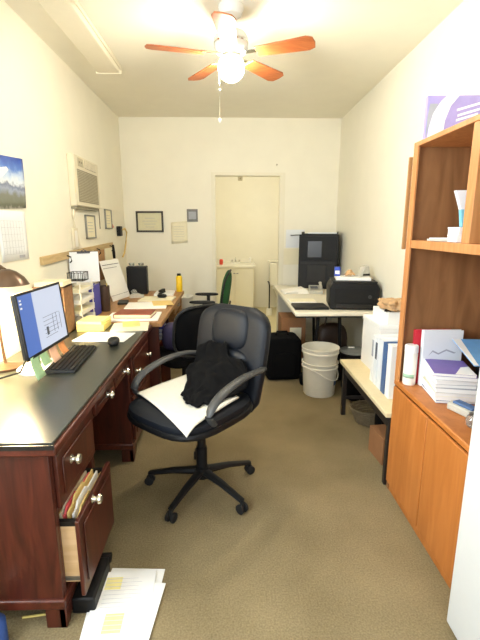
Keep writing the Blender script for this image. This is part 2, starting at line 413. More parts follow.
# wall calendar with a beach photograph
def beach():
    m = bpy.data.materials.new('beach_photo'); m.use_nodes = True
    n = m.node_tree.nodes; l = m.node_tree.links; b = n['Principled BSDF']; b.inputs['Roughness'].default_value = 0.35
    tc = n.new('ShaderNodeTexCoord'); sp = n.new('ShaderNodeSeparateXYZ'); l.new(tc.outputs['Object'], sp.inputs[0])
    ns = n.new('ShaderNodeTexNoise'); ns.inputs['Scale'].default_value = 22; ns.inputs['Detail'].default_value = 5
    l.new(tc.outputs['Object'], ns.inputs['Vector'])
    ma = n.new('ShaderNodeMath'); ma.operation = 'MULTIPLY_ADD'; ma.inputs[1].default_value = .10
    l.new(ns.outputs['Fac'], ma.inputs[0]); l.new(sp.outputs['Z'], ma.inputs[2])
    mr = n.new('ShaderNodeMapRange'); mr.inputs['From Min'].default_value = .33; mr.inputs['From Max'].default_value = .64
    l.new(ma.outputs[0], mr.inputs['Value'])
    cr = n.new('ShaderNodeValToRGB'); e = cr.color_ramp.elements
    e[0].position = 0; e[0].color = srgb(216, 214, 206); e[1].position = 1; e[1].color = srgb(56, 84, 172)
    for p, c in ((.12, (108, 112, 96)), (.3, (118, 122, 112)), (.42, (150, 160, 184)), (.5, (112, 122, 148)), (.56, (214, 222, 232)), (.68, (176, 198, 228)), (.8, (84, 122, 196))):
        x = e.new(p); x.color = srgb(*c)
    l.new(mr.outputs['Result'], cr.inputs['Fac']); l.new(cr.outputs['Color'], b.inputs['Base Color'])
    return m
cal = thing('wall_calendar', 'wall calendar with a blue-sky beach picture above a white date page', 'calendar', (LW, 2.54, 1.26))
def curl(y, z): return .004 + .012 * max(0, y / .17) ** 2
mb = MB().sheet(lambda u, v: (curl(-.17 + .34 * u, 0) + .004 * math.sin(v * 3), (-.17 + .34 * u) - .018 * (1 - v) * u, .29 + .29 * v + .02 * u), 12, 8)
pic = mb.build('picture', beach(), cal, solid=.002)
mb = MB().sheet(lambda u, v: (.002 + curl(-.16 + .3 * u, 0) * .5, -.17 + .31 * u, .0 + .288 * v), 10, 4)
pg = mb.build('date_page', M['paper_cool'], cal, solid=.0015)
grid = MB()
for i in range(6): grid.box(.0105, .0112, -.15, .09, .04 + .038 * i, .0408 + .038 * i)
for i in range(8): grid.box(.0105, .0112, -.15 + .034 * i, -.1492 + .034 * i, .04, .23)
grid.box(.0105, .0112, .02, .09, .012, .03)
grid.build('date_grid', M['ink'], pg)
MB().prism([(-.17, .50), (-.02, .53), (.0, .515), (-.09, .46), (-.17, .44)], 'X', .0105, .0115).build('white_banner', M['paper'], pic)

# ------------------------------------------------------------------ back wall items
fr = thing('certificate_frame', 'black-framed certificate hanging on the back wall', 'picture frame', (-.955, D, 1.40))
MB().box(-.165, .165, -.02, -.001, 0, .022).box(-.165, .165, -.02, -.001, .228, .25).box(-.165, -.143, -.02, -.001, 0, .25).box(.143, .165, -.02, -.001, 0, .25).build('frame', M['frame_dark'], fr, .003)
ce = B(-.143, .143, -.008, -.001, .022, .228).build('certificate', M['certificate'], fr)
ln = MB()
for i, hw in enumerate((.05, .07, .09, .06)): ln.box(-hw, hw, -.0088, -.008, .06 + .035 * i, .064 + .035 * i)
ln.build('printed_lines', M['ink'], ce)
ga = thing('picture_card', 'small square dark grey picture on the back wall left of the doorway', 'picture', (-.435, D, 1.525))
B(-.066, .066, -.008, -.001, 0, .15).build('backing', M['gray_art'], ga, .001)
B(-.045, .045, -.009, -.008, .03, .12).build('image_panel', M['ink'], ga)
np_ = thing('notice_paper', 'white notice sheet taped to the back wall below the grey picture', 'paper', (-.60, D, 1.255))
MB().sheet(lambda u, v: (-.10 + .20 * u, -.003 - .006 * (1 - v) * u, .26 * v + .02 * u), 6, 6).build('sheet', M['paper_warm'], np_, solid=-.0015)
ln = MB()
for i in range(6): ln.box(-.07, .06, -.0125, -.012, .06 + .03 * i, .062 + .03 * i)
ln.build('printed_lines', M['ink'], np_)
nb = thing('notice_board', 'pale grey notice sheets with a rod at the right of the doorway', 'notice', (.835, D, 1.0))
B(-.115, .115, -.006, -.001, .21, .43).build('upper_sheet', M['paper_cool'], nb, .001)
B(-.14, .09, -.004, -.001, 0, .20).build('lower_sheet', M['paper_warm'], nb, .001)
MB().tube([(-.06, -.02, .36), (.16, -.02, .372)], .006, 8).build('rod', M['steel'], nb)
sn = thing('wall_sensor', 'small pale sensor high on the washroom wall', 'sensor', (.22, BD, 2.26))
B(-.04, .04, -.03, -.001, 0, .07).build('housing', M['ac_mid'], sn, .008)
MB().sphere((0, -.03, .035), .014, 10, 8).build('lens', M['ac_dark'], sn)
tag(MB().lathe([(.010, 0), (.010, .02)], seg=10).xf(Matrix.Rotation(PI / 2, 4, 'X')).build('wall_hook', M['ac_mid'], None, 0, (.59, D - .001, 2.19)), 'tiny knob on the wall above the doorway', 'hook')

# ------------------------------------------------------------------ washroom
va = thing('vanity', 'cream two-door washroom vanity with a white basin top', 'vanity', (.13, 7.2, 0))
B(-.34, .30, -.22, .44, .08, .80).build('cabinet', M['vanity'], va, .004)
B(-.30, .26, -.18, .42, 0, .08).build('plinth', M['ac_mid'], va)
ct = B(-.37, .33, -.25, .445, .80, .84).build('counter', M['porcelain'], va, .008)
MB().lathe([(.20, .841), (.19, .846), (.15, .842), (.10, .835)], 0, .06, 28, True, 1, .8).build('basin', M['porcelain'], ct)
B(-.37, .33, .42, .445, .84, .90).build('backsplash', M['porcelain'], va, .003)
for sx in (-1, 1):
    x0, x1 = (-.33, -.022) if sx < 0 else (-.018, .29)
    d = B(x0, x1, -.236, -.22, .11, .78).build('door', M['vanity'], va, .004)
    xk = -.045 if sx < 0 else .005
    MB().box(xk, xk + .035, -.25, -.236, .70, .715).build('handle', M['steel'], d, .003)
fa = thing('faucet', 'chrome faucet behind the washroom basin', 'faucet', (.13, 7.48, .841))
B(-.08, .08, -.02, .02, 0, .015).build('base', M['chrome'], fa, .004)
MB().tube([(0, 0, .015), (0, 0, .07), (0, -.05, .09), (0, -.10, .075)], .011, 10).build('spout', M['chrome'], fa)
for sx in (-1, 1): MB().lathe([(.015, .015), (.018, .03), (.02, .055), (.006, .06)], .065 * sx, 0, 12).build('tap_handle', M['chrome'], fa)
so = thing('soap_bottle', 'red soap bottle on the left of the washroom counter', 'bottle', (-.12, 7.15, .841))
MB().lathe([(.030, 0), (.032, .01), (.032, .075), (.02, .09)], seg=18).build('bottle', M['soap'], so)
MB().lathe([(.012, .09), (.012, .11), (.004, .112), (.004, .13)], seg=12).box(-.03, .006, -.006, .006, .128, .138).build('pump', M['white_pl'], so)
tag(MB().lathe([(.022, 0), (.024, .07), (.02, .09), (.008, .1)], seg=16).build('lotion_bottle', M['white_pl'], None, 0, (.39, 7.50, .841)), 'small white bottle on the washroom counter right of the faucet', 'bottle')
to = thing('toilet', 'white toilet beyond the doorway, half hidden by its jamb', 'toilet', (.965, 7.44, 0), PI / 2)
B(.0, .17, -.22, .22, .42, .85).build('tank', M['porcelain'], to, .02)
B(-.01, .18, -.23, .23, .85, .88).build('tank_lid', M['porcelain'], to, .01)
MB().lathe([(.11, 0), (.10, .08), (.09, .18), (.16, .32), (.19, .385), (.17, .40)], -.14, 0, 24, True, 1.15, .9).build('bowl', M['porcelain'], to)
MB().lathe([(.20, .40), (.205, .415), (.19, .43), (.05, .435)], -.14, 0, 24, True, 1.1, .9).build('seat_lid', M['white_pl'], to)
tbr = thing('toilet_brush', 'dark-handled toilet brush standing beside the toilet', 'toilet brush', (.69, 6.9, 0))
MB().lathe([(.05, 0), (.055, .01), (.045, .12), (.04, .12)], seg=18).build('holder', M['white_pl'], tbr)
MB().tube([(0, 0, .11), (0, 0, .50), (-.01, 0, .56), (-.03, 0, .58)], .011, 8).build('handle', M['dark_gray'], tbr)

# ------------------------------------------------------------------ cherry desk
desk = thing('cherry_desk', 'dark cherry office desk with a black top and open file drawer', 'desk', (-.61, 1.25, 0))
# local: x=0 carcass front, negative to the wall; y=0 near end .. 1.78
DL, WX = 1.78, -.61
B(WX, .04, 0, DL, .715, .748).build('top', M['cherry'], desk, .006)
B(WX + .02, .028, .012, DL - .02, .748, .76).build('top_inlay', M['desk_black'], desk, .002)
B(WX, .038, -.004, .0, .742, .758).build('edge_strip', M['edge_black'], desk)
mb = MB().box(WX + .02, 0, .03, .05, .11, .715).box(WX + .02, 0, .44, .46, .11, .715).box(WX + .02, 0, .05, .44, .11, .13).box(-.02, 0, .05, .065, .13, .715).box(-.02, 0, .425, .44, .13, .715).box(-.02, 0, .065, .425, .455, .475).box(-.02, 0, .065, .425, .695, .715)
mb.build('pedestal', M['cherry_v'], desk, .002)
B(WX + .02, .008, .02, .47, .085, .125).build('base_moulding', M['cherry'], desk, .006)
for (xx, yy) in ((0.0, .045), (0.0, .445), (WX + .05, .045), (WX + .05, .445)):
    s = -1 if yy > .2 else 1
    MB().box(xx - .07, xx + .005, yy - .02, yy + .02, .0, .085).prism([(yy - .02 * s, .085), (yy + .08 * s, .085), (yy + .04 * s, .03), (yy - .02 * s, 0)], 'X', xx - .02, xx + .006).build('bracket_foot', M['cherry_v'], desk, .003)
def knobs(parent, x, y, z):
    MB().lathe([(.017, 0), (.010, .004), (.008, .012), (.015, .018), (.020, .024), (.017, .032), (.005, .036)], seg=18).xf(Matrix.Translation((x, y, z)) @ Matrix.Rotation(PI / 2, 4, 'Y')).build('knob', M['knob'], parent)
def drawer_front(name, parent, x, y0, y1, z0, z1, m):
    d = B(x, x + .016, y0, y1, z0, z1)
    d.box(x + .016, x + .022, y0 + .035, y1 - .035, z0 + .035, z1 - .035)
    return d.build(name, m, parent, .004)
d = drawer_front('drawer', desk, 0.001, .055, .435, .48, .69, M['cherry_v']); knobs(d, .023, .165, .61)
# open file drawer
fd = drawer_front('file_drawer', desk, .066, .03, .42, .135, .445, M['cherry_v']); knobs(fd, .088, .165, .44 - .0)
fd.location = (0, 0, 0)
bx = MB().box(-.40, .066, .07, .082, .16, .40).box(-.40, .066, .40, .412, .16, .40).box(-.40, .066, .082, .40, .16, .17).box(-.41, -.40, .07, .412, .16, .40)
bx.build('drawer_box', M['drawer_side'], fd)
B(-.30, .06, .064, .07, .17, .185).build('drawer_slide', M['steel'], fd); B(-.30, .06, .412, .418, .17, .185).build('drawer_slide', M['steel'], fd)
B(-.40, .066, .066, .086, .40, .418).build('hanging_rail', M['edge_black'], fd); B(-.4, .066, .398, .414, .40, .418).build('hanging_rail', M['edge_black'], fd)
# knee-hole frame and far pedestal
B(-.02, -.002, .47, 1.15, .61, .713).build('apron', M['cherry'], desk, .003)
for (y0, y1) in ((.49, .80), (.82, 1.13)):
    d = drawer_front('pencil_drawer', desk, -.001, y0, y1, .625, .70, M['cherry']); knobs(d, .021, (y0 + y1) / 2, .665)
B(WX + .02, WX + .04, .46, 1.16, .18, .713).build('modesty_panel', M['cherry_v'], desk)
MB().box(WX + .02, 0, 1.15, 1.75, .11, .713).build('far_pedestal', M['cherry_v'], desk, .003)
B(WX + .02, .008, 1.14, 1.76, .085, .125).build('base_moulding', M['cherry'], desk, .006)
for z0, z1 in ((.135, .42), (.44, .69)):
    d = drawer_front('drawer', desk, .001, 1.18, 1.72, z0, z1, M['cherry_v']); knobs(d, .023, 1.27, (z0 + z1) / 2); knobs(d, .023, 1.62, (z0 + z1) / 2)
for yy, s in ((1.165, 1), (1.735, -1)):
    MB().box(-.07, .005, yy - .02, yy + .02, 0, .085).prism([(yy - .02 * s, .085), (yy + .08 * s, .085), (yy + .04 * s, .03), (yy - .02 * s, 0)], 'X', -.02, .006).build('bracket_foot', M['cherry_v'], desk, .003)
# files in the drawer
fi = [('manila', .0), ('paper', .02), ('manila', .04), ('pink', .056), ('paper_warm', .07), ('manila', .085), ('manila', .1), ('paper', .115), ('manila', .13), ('paper_warm', .15), ('manila', .17)]
nm = {'manila': 'manila', 'paper': 'white', 'pink': 'pink', 'paper_warm': 'cream'}
for i, (k, dx) in enumerate(fi):
    mm = M[k]; hh = .266 + .007 * ((i * 7) % 3)
    y1 = .38
    o = MB().prism([(.10, 0), (y1, 0), (y1, hh - .02), (.24 + .02 * (i % 3), hh - .02), (.22 + .02 * (i % 3), hh), (.13 + .02 * (i % 3), hh), (.11 + .02 * (i % 3), hh - .02), (.10, hh - .02)], 'X', 0, .007)
    o = o.build('file_folder', mm, None, 0, (-.61 + .05 - dx * .93, 1.25, .172))
    pos = 'nearest the drawer front' if i == 0 else ('at the very back of the drawer' if i == len(fi) - 1 else 'number %d counted back from the drawer front' % (i + 1))
    tag(o, '%s file folder in the open desk drawer, %s' % (nm[k], pos), 'folder', 'folders in the open file drawer')

# black strip box and pencil under the desk, papers on the floor
ps = thing('floor_bin', 'low black plastic bin lying on the carpet under the open drawer', 'bin', (-.563, 1.45, 0))
MB().prism([(-.12, 0), (.09, 0), (.09, .07), (-.12, .07)], 'X', -.045, .045).build('bin_body', M['black'], ps, .008)
MB().tube([(-.045, .105, .05), (.045, .105, .05)], .02, 14).build('handle', M['black'], ps)
pn = thing('pencil', 'yellow pencil lying on the carpet under the desk', 'pencil', (-.70, 1.33, .005), R(8))
MB().tube([(-.09, 0, 0), (.07, 0, 0)], .0045, 6).build('shaft', M['pad_yellow'], pn)
MB().tube([(.07, 0, 0), (.09, 0, 0)], [.0045, .001], 6).build('tip', M['drawer_side'], pn)
bb = thing('floor_bottle', 'blue plastic bottle on the floor at the left frame edge', 'bottle', (-.82, 1.21, 0))
MB().lathe([(.03, 0), (.032, .01), (.032, .11), (.014, .14), (.014, .155)], seg=18).build('bottle', M['blue'], bb)
MB().lathe([(.016, .155), (.016, .175), (.01, .178)], seg=14).build('cap', M['white_pl'], bb)
random.seed(3)
for i, (dx, dy, rz) in enumerate(((.02, .045, -3), (-.012, .0, 5), (.028, -.03, -6), (0, .02, 2))):
    pg = B(-.115, .115, -.15, .15, 0, .0035).build('loose_page', M['paper'], None, 0, (-.425 + dx, 1.345 + dy, .001 + .0038 * i), R(rz))
    tag(pg, 'white printed page on the carpet, %s' % ['bottom of the loose pile', 'second from the bottom of the loose pile', 'third up, sticking out of the loose pile', 'top of the loose pile with yellow highlighting'][i], 'paper', 'loose pages on the floor')
    if i == 3:
        ln = MB()
        for k in range(14):
            ln.box(.0 - .08, .03 + .06 * random.random(), .11 - .019 * k, .1125 - .019 * k, .0035, .0039)
        ln.build('printed_lines', mat('faint_print', (205, 206, 210), .8), pg)
        B(-.085, -.02, .06, .12, .0035, .0038).build('highlight', M['hl_yellow'], pg); B(-.05, .02, -.13, -.05, .0035, .0038).build('highlight', M['hl_yellow'], pg)

# ------------------------------------------------------------------ on the cherry desk
ZD = .761
mo = thing('computer_monitor', 'flat black-bezel monitor showing a white page with a blue side strip', 'monitor', (-.905, 2.025, ZD), R(-2))
tl = Matrix.Translation((0, 0, .26)) @ Matrix.Rotation(R(-5), 4, 'Y') @ Matrix.Translation((0, 0, -.26))
B(-.024, -.004, -.222, .222, .105, .405).xf(tl).build('housing', M['dark_gray'], mo, .006)
bz = MB()
bz.box(-.004, .002, -.224, .224, .102, .116).box(-.004, .002, -.224, .224, .396, .408).box(-.004, .002, -.224, -.212, .102, .408).box(-.004, .002, .212, .224, .102, .408)
bz.xf(tl).build('bezel', M['dark_gray'], mo, .001)
scr = B(-.004, -.001, -.212, .212, .116, .396).xf(tl).build('screen', mat('lit_screen', (40, 40, 44), .3, 0, emit=(214, 222, 240), estr=.62), mo)
B(-.001, 0, -.212, -.085, .116, .396).xf(tl).build('blue_sidebar', mat('lit_blue', (20, 30, 60), .3, 0, emit=(98, 132, 208), estr=.55), scr)
ic = MB()
for z in (.37, .355, .335): ic.box(0, .0008, -.2, -.184, z, z + .008)
ic.xf(tl).build('icon', M['paper'], scr)
ic = MB().box(-.001, .0005, .0, .02, .17, .21)
for k in range(6): ic.box(-.001, .0003, -.02, .15 - .02 * (k % 3), .26 - .02 * k, .2615 - .02 * k)
for k in range(3): ic.box(-.001, .0003, .08 + .04 * k, .0815 + .04 * k, .17, .26)
ic.xf(tl).build('page_content', M['ink_dark'], scr)
MB().tube([(-.06, 0, .02), (-.075, 0, .15), (-.04, 0, .23)], [(.03, .012), (.03, .012), (.03, .012)], 10).build('stand', M['dark_gray'], mo)
MB().lathe([(.115, 0), (.115, .008), (.10, .014), (.03, .02)], -.05, 0, 28, True, .85, 1.1).build('stand_base', M['white_pl'], mo)
def note(y0, y1, z0, z1, m, label, lx):
    n_ = MB().sheet(lambda u, v: (.008 + lx * (1 - v) ** 2, y0 + (y1 - y0) * u - .01 * (1 - v), z0 + (z1 - z0) * v), 5, 6)
    o = n_.build('sticky_note', m, None, solid=.0008, loc=(-.905, 2.015, ZD)); tag(o, label, 'sticky note', 'sticky notes under the screen')
note(-.195, -.11, .01, .112, M['note_green'], 'pale green sticky note hanging from the left of the monitor bezel', .03)
note(-.105, -.02, .045, .114, M['note_green'], 'pale green sticky note second from the left below the screen', .025)
note(.0, .085, .03, .112, M['note_peach'], 'peach sticky note hanging below the middle of the screen', .028)
note(.11, .185, .04, .112, M['note_orange'], 'orange sticky note hanging below the right of the screen', .03)

kb = thing('keyboard', 'black keyboard lying in front of the monitor', 'keyboard', (-.835, 2.15, ZD), R(94))
MB().prism([(-.072, 0), (.072, 0), (.072, .02), (-.072, .012)], 'X', -.222, .222).build('case', M['dark_gray'], kb, .003)
kz = lambda y: .012 + (y + .072) / .144 * .008
for r_ in range(6):
    y = -.062 + r_ * .0215
    km = MB()
    n_ = 21
    for c_ in range(n_):
        if r_ == 0 and 4 <= c_ <= 8: continue
        x = -.214 + c_ * .0205
        km.box(x, x + .0175, y, y + .0185, kz(y), kz(y) + .006)
    if r_ == 0: km.box(-.214 + 4 * .0205, -.214 + 9 * .0205 - .003, y, y + .0185, kz(y), kz(y) + .006)
    km.build('key_row', M['black'], kb, .0015)
ms = thing('computer_mouse', 'black mouse near the far end of the black desk top', 'mouse', (-.695, 2.44, ZD), R(10))
MB().rbox(0, 0, .012, .034, .055, .022, e=2.6).build('shell', M['dark_gray'], ms)
MB().lathe([(.006, -.004), (.006, .004)], seg=10).xf(Matrix.Translation((0, -.03, .034)) @ Matrix.Rotation(PI / 2, 4, 'Y')).build('wheel', M['gray_dev'], ms)
bpy.data.objects['shell'].location = (0, 0, .01)

lp = thing('desk_lamp', 'bronze dome desk lamp glowing behind the monitor', 'lamp', (-1.12, 2.02, ZD))
MB().lathe([(.075, 0), (.075, .012), (.03, .022), (.012, .03)]).build('base', M['lamp_shade'], lp)
MB().tube([(0, 0, .02), (-.01, 0, .2), (0, -.01, .38), (.03, -.03, .48), (.06, -.05, .515), (.085, -.06, .5)], .008, 10).build('stem', M['lamp_shade'], lp)
prof = [(.018, .503), (.045, .49), (.075, .464), (.094, .43), (.092, .43), (.073, .46), (.045, .485), (.018, .498)]
MB().lathe(prof, .09, -.065, 28).build('shade', M['lamp_shade'], lp)
MB().sphere((.09, -.065, .462), .028, 16, 10).build('bulb', M['bulb'], lp)
tag(MB().tube([(-1.19, 1.75, ZD + .006), (-1.08, 1.83, ZD + .006), (-.99, 1.9, ZD + .02), (-.97, 1.97, ZD + .1), (-.955, 2.0, ZD + .2)], .005, 6).build('monitor_cable', M['black'], None), 'black cable running from the monitor across the desk', 'cable')
bpy.data.objects['monitor_cable'].location = (0, 0, 0)

pd = MB()
def pile(name, label, cat, cx, cy, hx, hy, z, t, m, rz=0, group=None, bev=0.001):
    o = B(-hx, hx, -hy, hy, 0, t).build(name, m, None, bev, (cx, cy, z), R(rz)); tag(o, label, cat, group); return o
pile('legal_pad', 'thick yellow legal pad beside the wooden sorter', 'notepad', -.945, 2.88, .09, .105, ZD, .045, M['pad_yellow'], 2)
pile('legal_pad', 'thin pale yellow pad on top of the thick legal pad', 'notepad', -.947, 2.885, .085, .10, ZD + .0455, .02, M['hl_yellow'], -3)
pile('paper_sheet', 'bright white sheet beside the mouse', 'paper', -.80, 2.62, .165, .115, ZD, .004, M['paper'], -6, 'white sheets by the mouse')
pile('paper_sheet', 'cream paper pad beyond the bright white sheet', 'paper', -.695, 2.88, .125, .12, ZD, .012, M['paper_warm'], 8)
pile('manila_folder', 'manila folder lying between yellow pad and red-brown book', 'folder', -.70, 2.93, .06, .08, ZD + .0125, .006, M['manila'], 14)

so_ = thing('literature_sorter', 'brown wooden shelf sorter standing against the left wall', 'sorter', (-1.16, 2.76, ZD))
MB().box(-.098, -.088, -.08, .08, 0, .32).box(.088, .098, -.08, .08, 0, .32).box(-.098, .098, .07, .08, 0, .32).box(-.098, .098, -.08, .08, .31, .32).box(-.098, .098, -.08, .08, 0, .01).build('case', M['sorter'], so_, .001)
for z in (.085, .16, .235): B(-.087, .087, -.08, .07, z, z + .008).build('shelf', M['sorter'], so_)
for i, z in enumerate((.011, .094, .169, .244)):
    pile('paper_bundle', 'brown-edged paper bundle in the wooden sorter, %s slot' % ['lowest', 'second lowest', 'second highest', 'top'][i], 'papers', -1.16, 2.765, .078, .06, ZD + z, .05, M['card'] if i % 2 else M['sorter'], 0, 'papers in the wooden sorter')
pile('paper_stack', 'cream paper stack on top of the wooden sorter', 'papers', -1.155, 2.76, .09, .085, ZD + .321, .03, M['paper_warm'], 3)
for i in range(4):
    tr_ = thing('letter_tray', 'white letter tray in the stack beside the blue binder, %s tier' % ['lowest', 'second', 'third', 'top'][i], 'tray', (-1.105, 3.08, ZD + .078 * i), 0, 'stacked white letter trays')
    MB().box(-.058, .058, -.15, .15, .0, .005).box(-.058, -.054, -.15, .15, .005, .04).box(.054, .058, -.15, .15, .005, .025).box(-.058, .058, .145, .15, .005, .045).build('tray', M['white_pl'], tr_, .001)
    for sx in (-1, 1):
        for sy in (-1, 1): B(.055 * sx - .003, .055 * sx + .003, .13 * sy - .004, .13 * sy + .004, .005, .0775).build('post', M['white_pl'], tr_)
    pile('paper_stack', 'white papers lying in the %s letter tray' % ['lowest', 'second', 'third', 'top'][i], 'papers', -1.105, 3.075, .048, .13, ZD + .078 * i + .0055, .022, M['paper_warm' if i % 2 else 'paper'], 0, 'papers in the letter trays')
mb = MB()
for a in range(5):
    x = -.052 + .026 * a
    mb.box(x - .0015, x + .0015, -.06, -.057, 0, .06).box(x - .0015, x + .0015, .057, .06, 0, .06)
for a in range(5):
    y = -.06 + .03 * a
    mb.box(-.056, -.053, y - .0015, y + .0015, 0, .06).box(.053, .056, y - .0015, y + .0015, 0, .06)
for z in (0, .058): mb.box(-.057, .057, -.062, -.057, z, z + .004).box(-.057, .057, .057, .062, z, z + .004).box(-.057, -.052, -.062, .062, z, z + .004).box(.052, .057, -.062, .062, z, z + .004)
mb.box(-.056, .056, -.06, .06, 0, .002)
tag(mb.build('wire_basket', M['black'], None, 0, (-1.105, 3.08, ZD + .3125)), 'small black wire basket on top of the letter trays', 'basket')
def binder(name, label, cx, cy, z, ht, th, dp, m, axis='Y', group=None, spine=None):
    # stands upright, thickness along Y, spine facing -X
    t = thing(name, label, 'binder', (cx, cy, z), 0, group)
    MB().box(0, dp, -th / 2, -th / 2 + .003, 0, ht).box(0, dp, th / 2 - .003, th / 2, 0, ht).box(-.003, 0, -th / 2, th / 2, 0, ht).build('cover', m, t, .001)
    B(.006, dp - .008, -th / 2 + .004, th / 2 - .004, .004, ht - .012).build('pages', M['paper'], t)
    if spine: B(-.0042, -.003, -th * .3, th * .3, ht * .55, ht * .9).build('spine_label', spine, t)
    return t
b_ = binder('ring_binder', 'blue-purple binder standing beside the white letter trays', 0, 0, ZD, .25, .04, .16, M['blue_deep'])
b_.location = (-1.075, 3.255, ZD); b_.rotation_euler[2] = R(90)

bk = thing('leather_book', 'red-brown leather book lying on white papers', 'book', (-.735, 3.24, ZD + .0125), R(-2))
MB().box(-.145, .145, -.11, .11, 0, .004).box(-.145, .145, -.11, .11, .026, .03).box(-.145, -.141, -.11, .11, .004, .026).build('cover', M['maroon'], bk, .002)
B(-.14, .138, -.105, .105, .004, .026).build('pages', M['paper_warm'], bk)
pile('paper_stack', 'white paper stack under the red-brown book', 'papers', -.745, 3.23, .20, .15, ZD, .012, M['paper'], 3)
cu = thing('pencil_cup', 'tall dark brown pencil cup on the left desk', 'cup', (-1.045, 3.50, ZD))
MB().lathe([(.038, 0), (.04, .005), (.044, .215), (.040, .215), (.035, .012), (.002, .01)], seg=26).build('cup', M['cup'], cu)
tag(MB().tube([(-1.06, 3.50, ZD + .03), (-1.088, 3.49, ZD + .33)], .006, 8).build('black_pen', M['black'], None), 'long black pen sticking out of the tall pencil cup', 'pen')
tag(MB().tube([(-1.035, 3.505, ZD + .03), (-1.025, 3.515, ZD + .235)], .004, 8).build('short_pencil', M['pad_yellow'], None), 'short pencil just showing over the rim of the pencil cup', 'pencil')

# second desk (light oak)
d2 = thing('oak_desk', 'light oak desk continuing along the left wall toward the corner', 'desk', (-.50, 3.05, 0))
B(-.72, 0, 0, 1.62, .722, .76).build('top', M['oak_desk'], d2, .005)
B(-.70, -.03, .02, .045, 0, .722).build('end_panel', M['cherry_v'], d2, .003)
B(-.70, -.03, 1.575, 1.60, 0, .722).build('end_panel', M['oak_desk'], d2, .003)
B(-.70, -.68, .045, 1.575, .25, .722).build('back_panel', M['oak_desk'], d2)
B(-.68, -.06, .045, .75, .54, .56).build('shelf', M['oak_desk'], d2, .002)
B(-.68, -.06, .75, .77, .0, .722).build('divider', M['cherry_v'], d2, .002)
d = B(-.055, -.04, 1.05, 1.56, .60, .715).build('drawer', M['oak_desk'], d2, .003)
MB().tube([(-.04, 1.25, .655), (-.02, 1.26, .655), (-.02, 1.35, .655), (-.04, 1.36, .655)], .005, 8).build('handle', M['steel'], d)
for i, (m_, nmx, t_) in enumerate((('blue', 'blue', .035), ('paper_cool', 'white', .025), ('blue_deep', 'dark blue', .03))):
    z = .561 + (0, .0355, .061)[i]
    t = thing('shelf_book', '%s book lying on the shelf under the oak desk, %s of its stack' % (nmx, ['bottom', 'middle', 'top'][i]), 'book', (-.64, 3.42, z), R(3 * i - 2), 'books under the oak desk')
    MB().box(-.10, .10, -.14, .14, 0, .003).box(-.10, .10, -.14, .14, t_ - .003, t_).box(-.10, -.097, -.14, .14, .003, t_ - .003).build('cover', M[m_], t)
    B(-.096, .096, -.135, .135, .0035, t_ - .0035).build('pages', M['paper'], t)

# clutter on the oak desk
pile('paper_stack', 'long white paper stack in the middle of the oak desk', 'papers', -.74, 3.72, .18, .15, ZD, .010, M['paper'], 5)
pile('paper_stack', 'cream papers along the oak desk edge, beyond the long white stack', 'papers', -.70, 4.06, .16, .13, ZD, .012, M['paper_warm'], -4)
pile('paper_stack', 'white papers at the far end of the oak desk, beside the yellow can', 'papers', -.68, 4.42, .10, .14, ZD, .018, M['paper'], 3)
pile('manila_folder', 'manila folder poking over the oak desk edge', 'folder', -.61, 3.80, .09, .12, ZD + .0105, .004, M['manila'], 14)
ea = thing('desk_easel_calendar', 'large white desk calendar leaning against the left wall', 'calendar', (-1.06, 4.12, ZD), 0)
lm = Matrix.Rotation(R(-17), 4, 'Y')
B(-.004, 0, -.175, .175, 0, .40).xf(lm).build('board', M['paper'], ea, .002)
MB().box(0, .001, -.155, .155, .352, .358).box(0, .001, -.155, .10, .32, .324).box(0, .001, -.16, .16, .05, .053).xf(lm).build('printed_lines', M['ink_dark'], ea)
ea.rotation_euler[2] = R(-14)
bx_ = thing('black_file_box', 'upright black box on the oak desk in the room corner', 'box', (-.965, 4.40, ZD), R(6))
MB().box(-.105, .105, -.0, .16, 0, .29).build('body', M['black'], bx_, .006)
B(-.095, .095, -.004, 0, .02, .275).build('front_panel', M['screen_black'], bx_, .002)
for i, x in enumerate((-.06, .04)):
    tag(MB().lathe([(.022, 0), (.028, .005), (.03, .035), (.027, .035), (.02, .008), (.002, .006)], seg=18).build('clear_cup', M['glass'], None, 0, (-.97 + x, 4.48, ZD + .2915)), 'clear plastic cup on the black box, %s of the two' % ('left' if i == 0 else 'right'), 'cup', 'clear cups on the black box')
st = thing('desk_stapler', 'black stapler lying on papers at the far end of the oak desk', 'stapler', (-.72, 4.33, ZD + .0185), R(80))
st.location = (-.70, 4.36, ZD + .0188)
B(-.07, .07, -.017, .017, 0, .012).build('base', M['black'], st, .003)
B(-.07, .065, -.015, .015, .018, .04).box(.05, .07, -.014, .014, .012, .018).build('arm', M['black'], st, .005)
ms2 = thing('computer_mouse', 'black mouse on cream papers on the oak desk', 'mouse', (-.66, 4.10, ZD + .0125), R(70))
MB().rbox(0, 0, .019, .03, .05, .019, e=2.6).build('mouse_shell', M['black'], ms2)
MB().lathe([(.006, -.004), (.006, .004)], seg=10).xf(Matrix.Translation((0, -.028, .033)) @ Matrix.Rotation(PI / 2, 4, 'Y')).build('wheel', M['gray_dev'], ms2)
gt = thing('tape_dispenser', 'grey tape dispenser between black box and stapler', 'tape dispenser', (-.82, 4.12, ZD + .0), R(20))
gt.location = (-.93, 4.18, ZD)
MB().prism([(-.07, 0), (.07, 0), (.075, .03), (.05, .03), (.02, .045), (-.03, .05), (-.07, .02)], 'Y', -.025, .025).build('body', M['gray_dev'], gt, .004)
MB().lathe([(.028, -.01), (.028, .01)], seg=18).xf(Matrix.Translation((-.02, 0, .06)) @ Matrix.Rotation(PI / 2, 4, 'X')).build('tape_roll', M['glass'], gt)
pile('note_tray', 'dark green-grey tray of notes at the foot of the leaning calendar', 'tray', -.985, 3.86, .045, .08, ZD, .02, M['dark_gray'], 10)
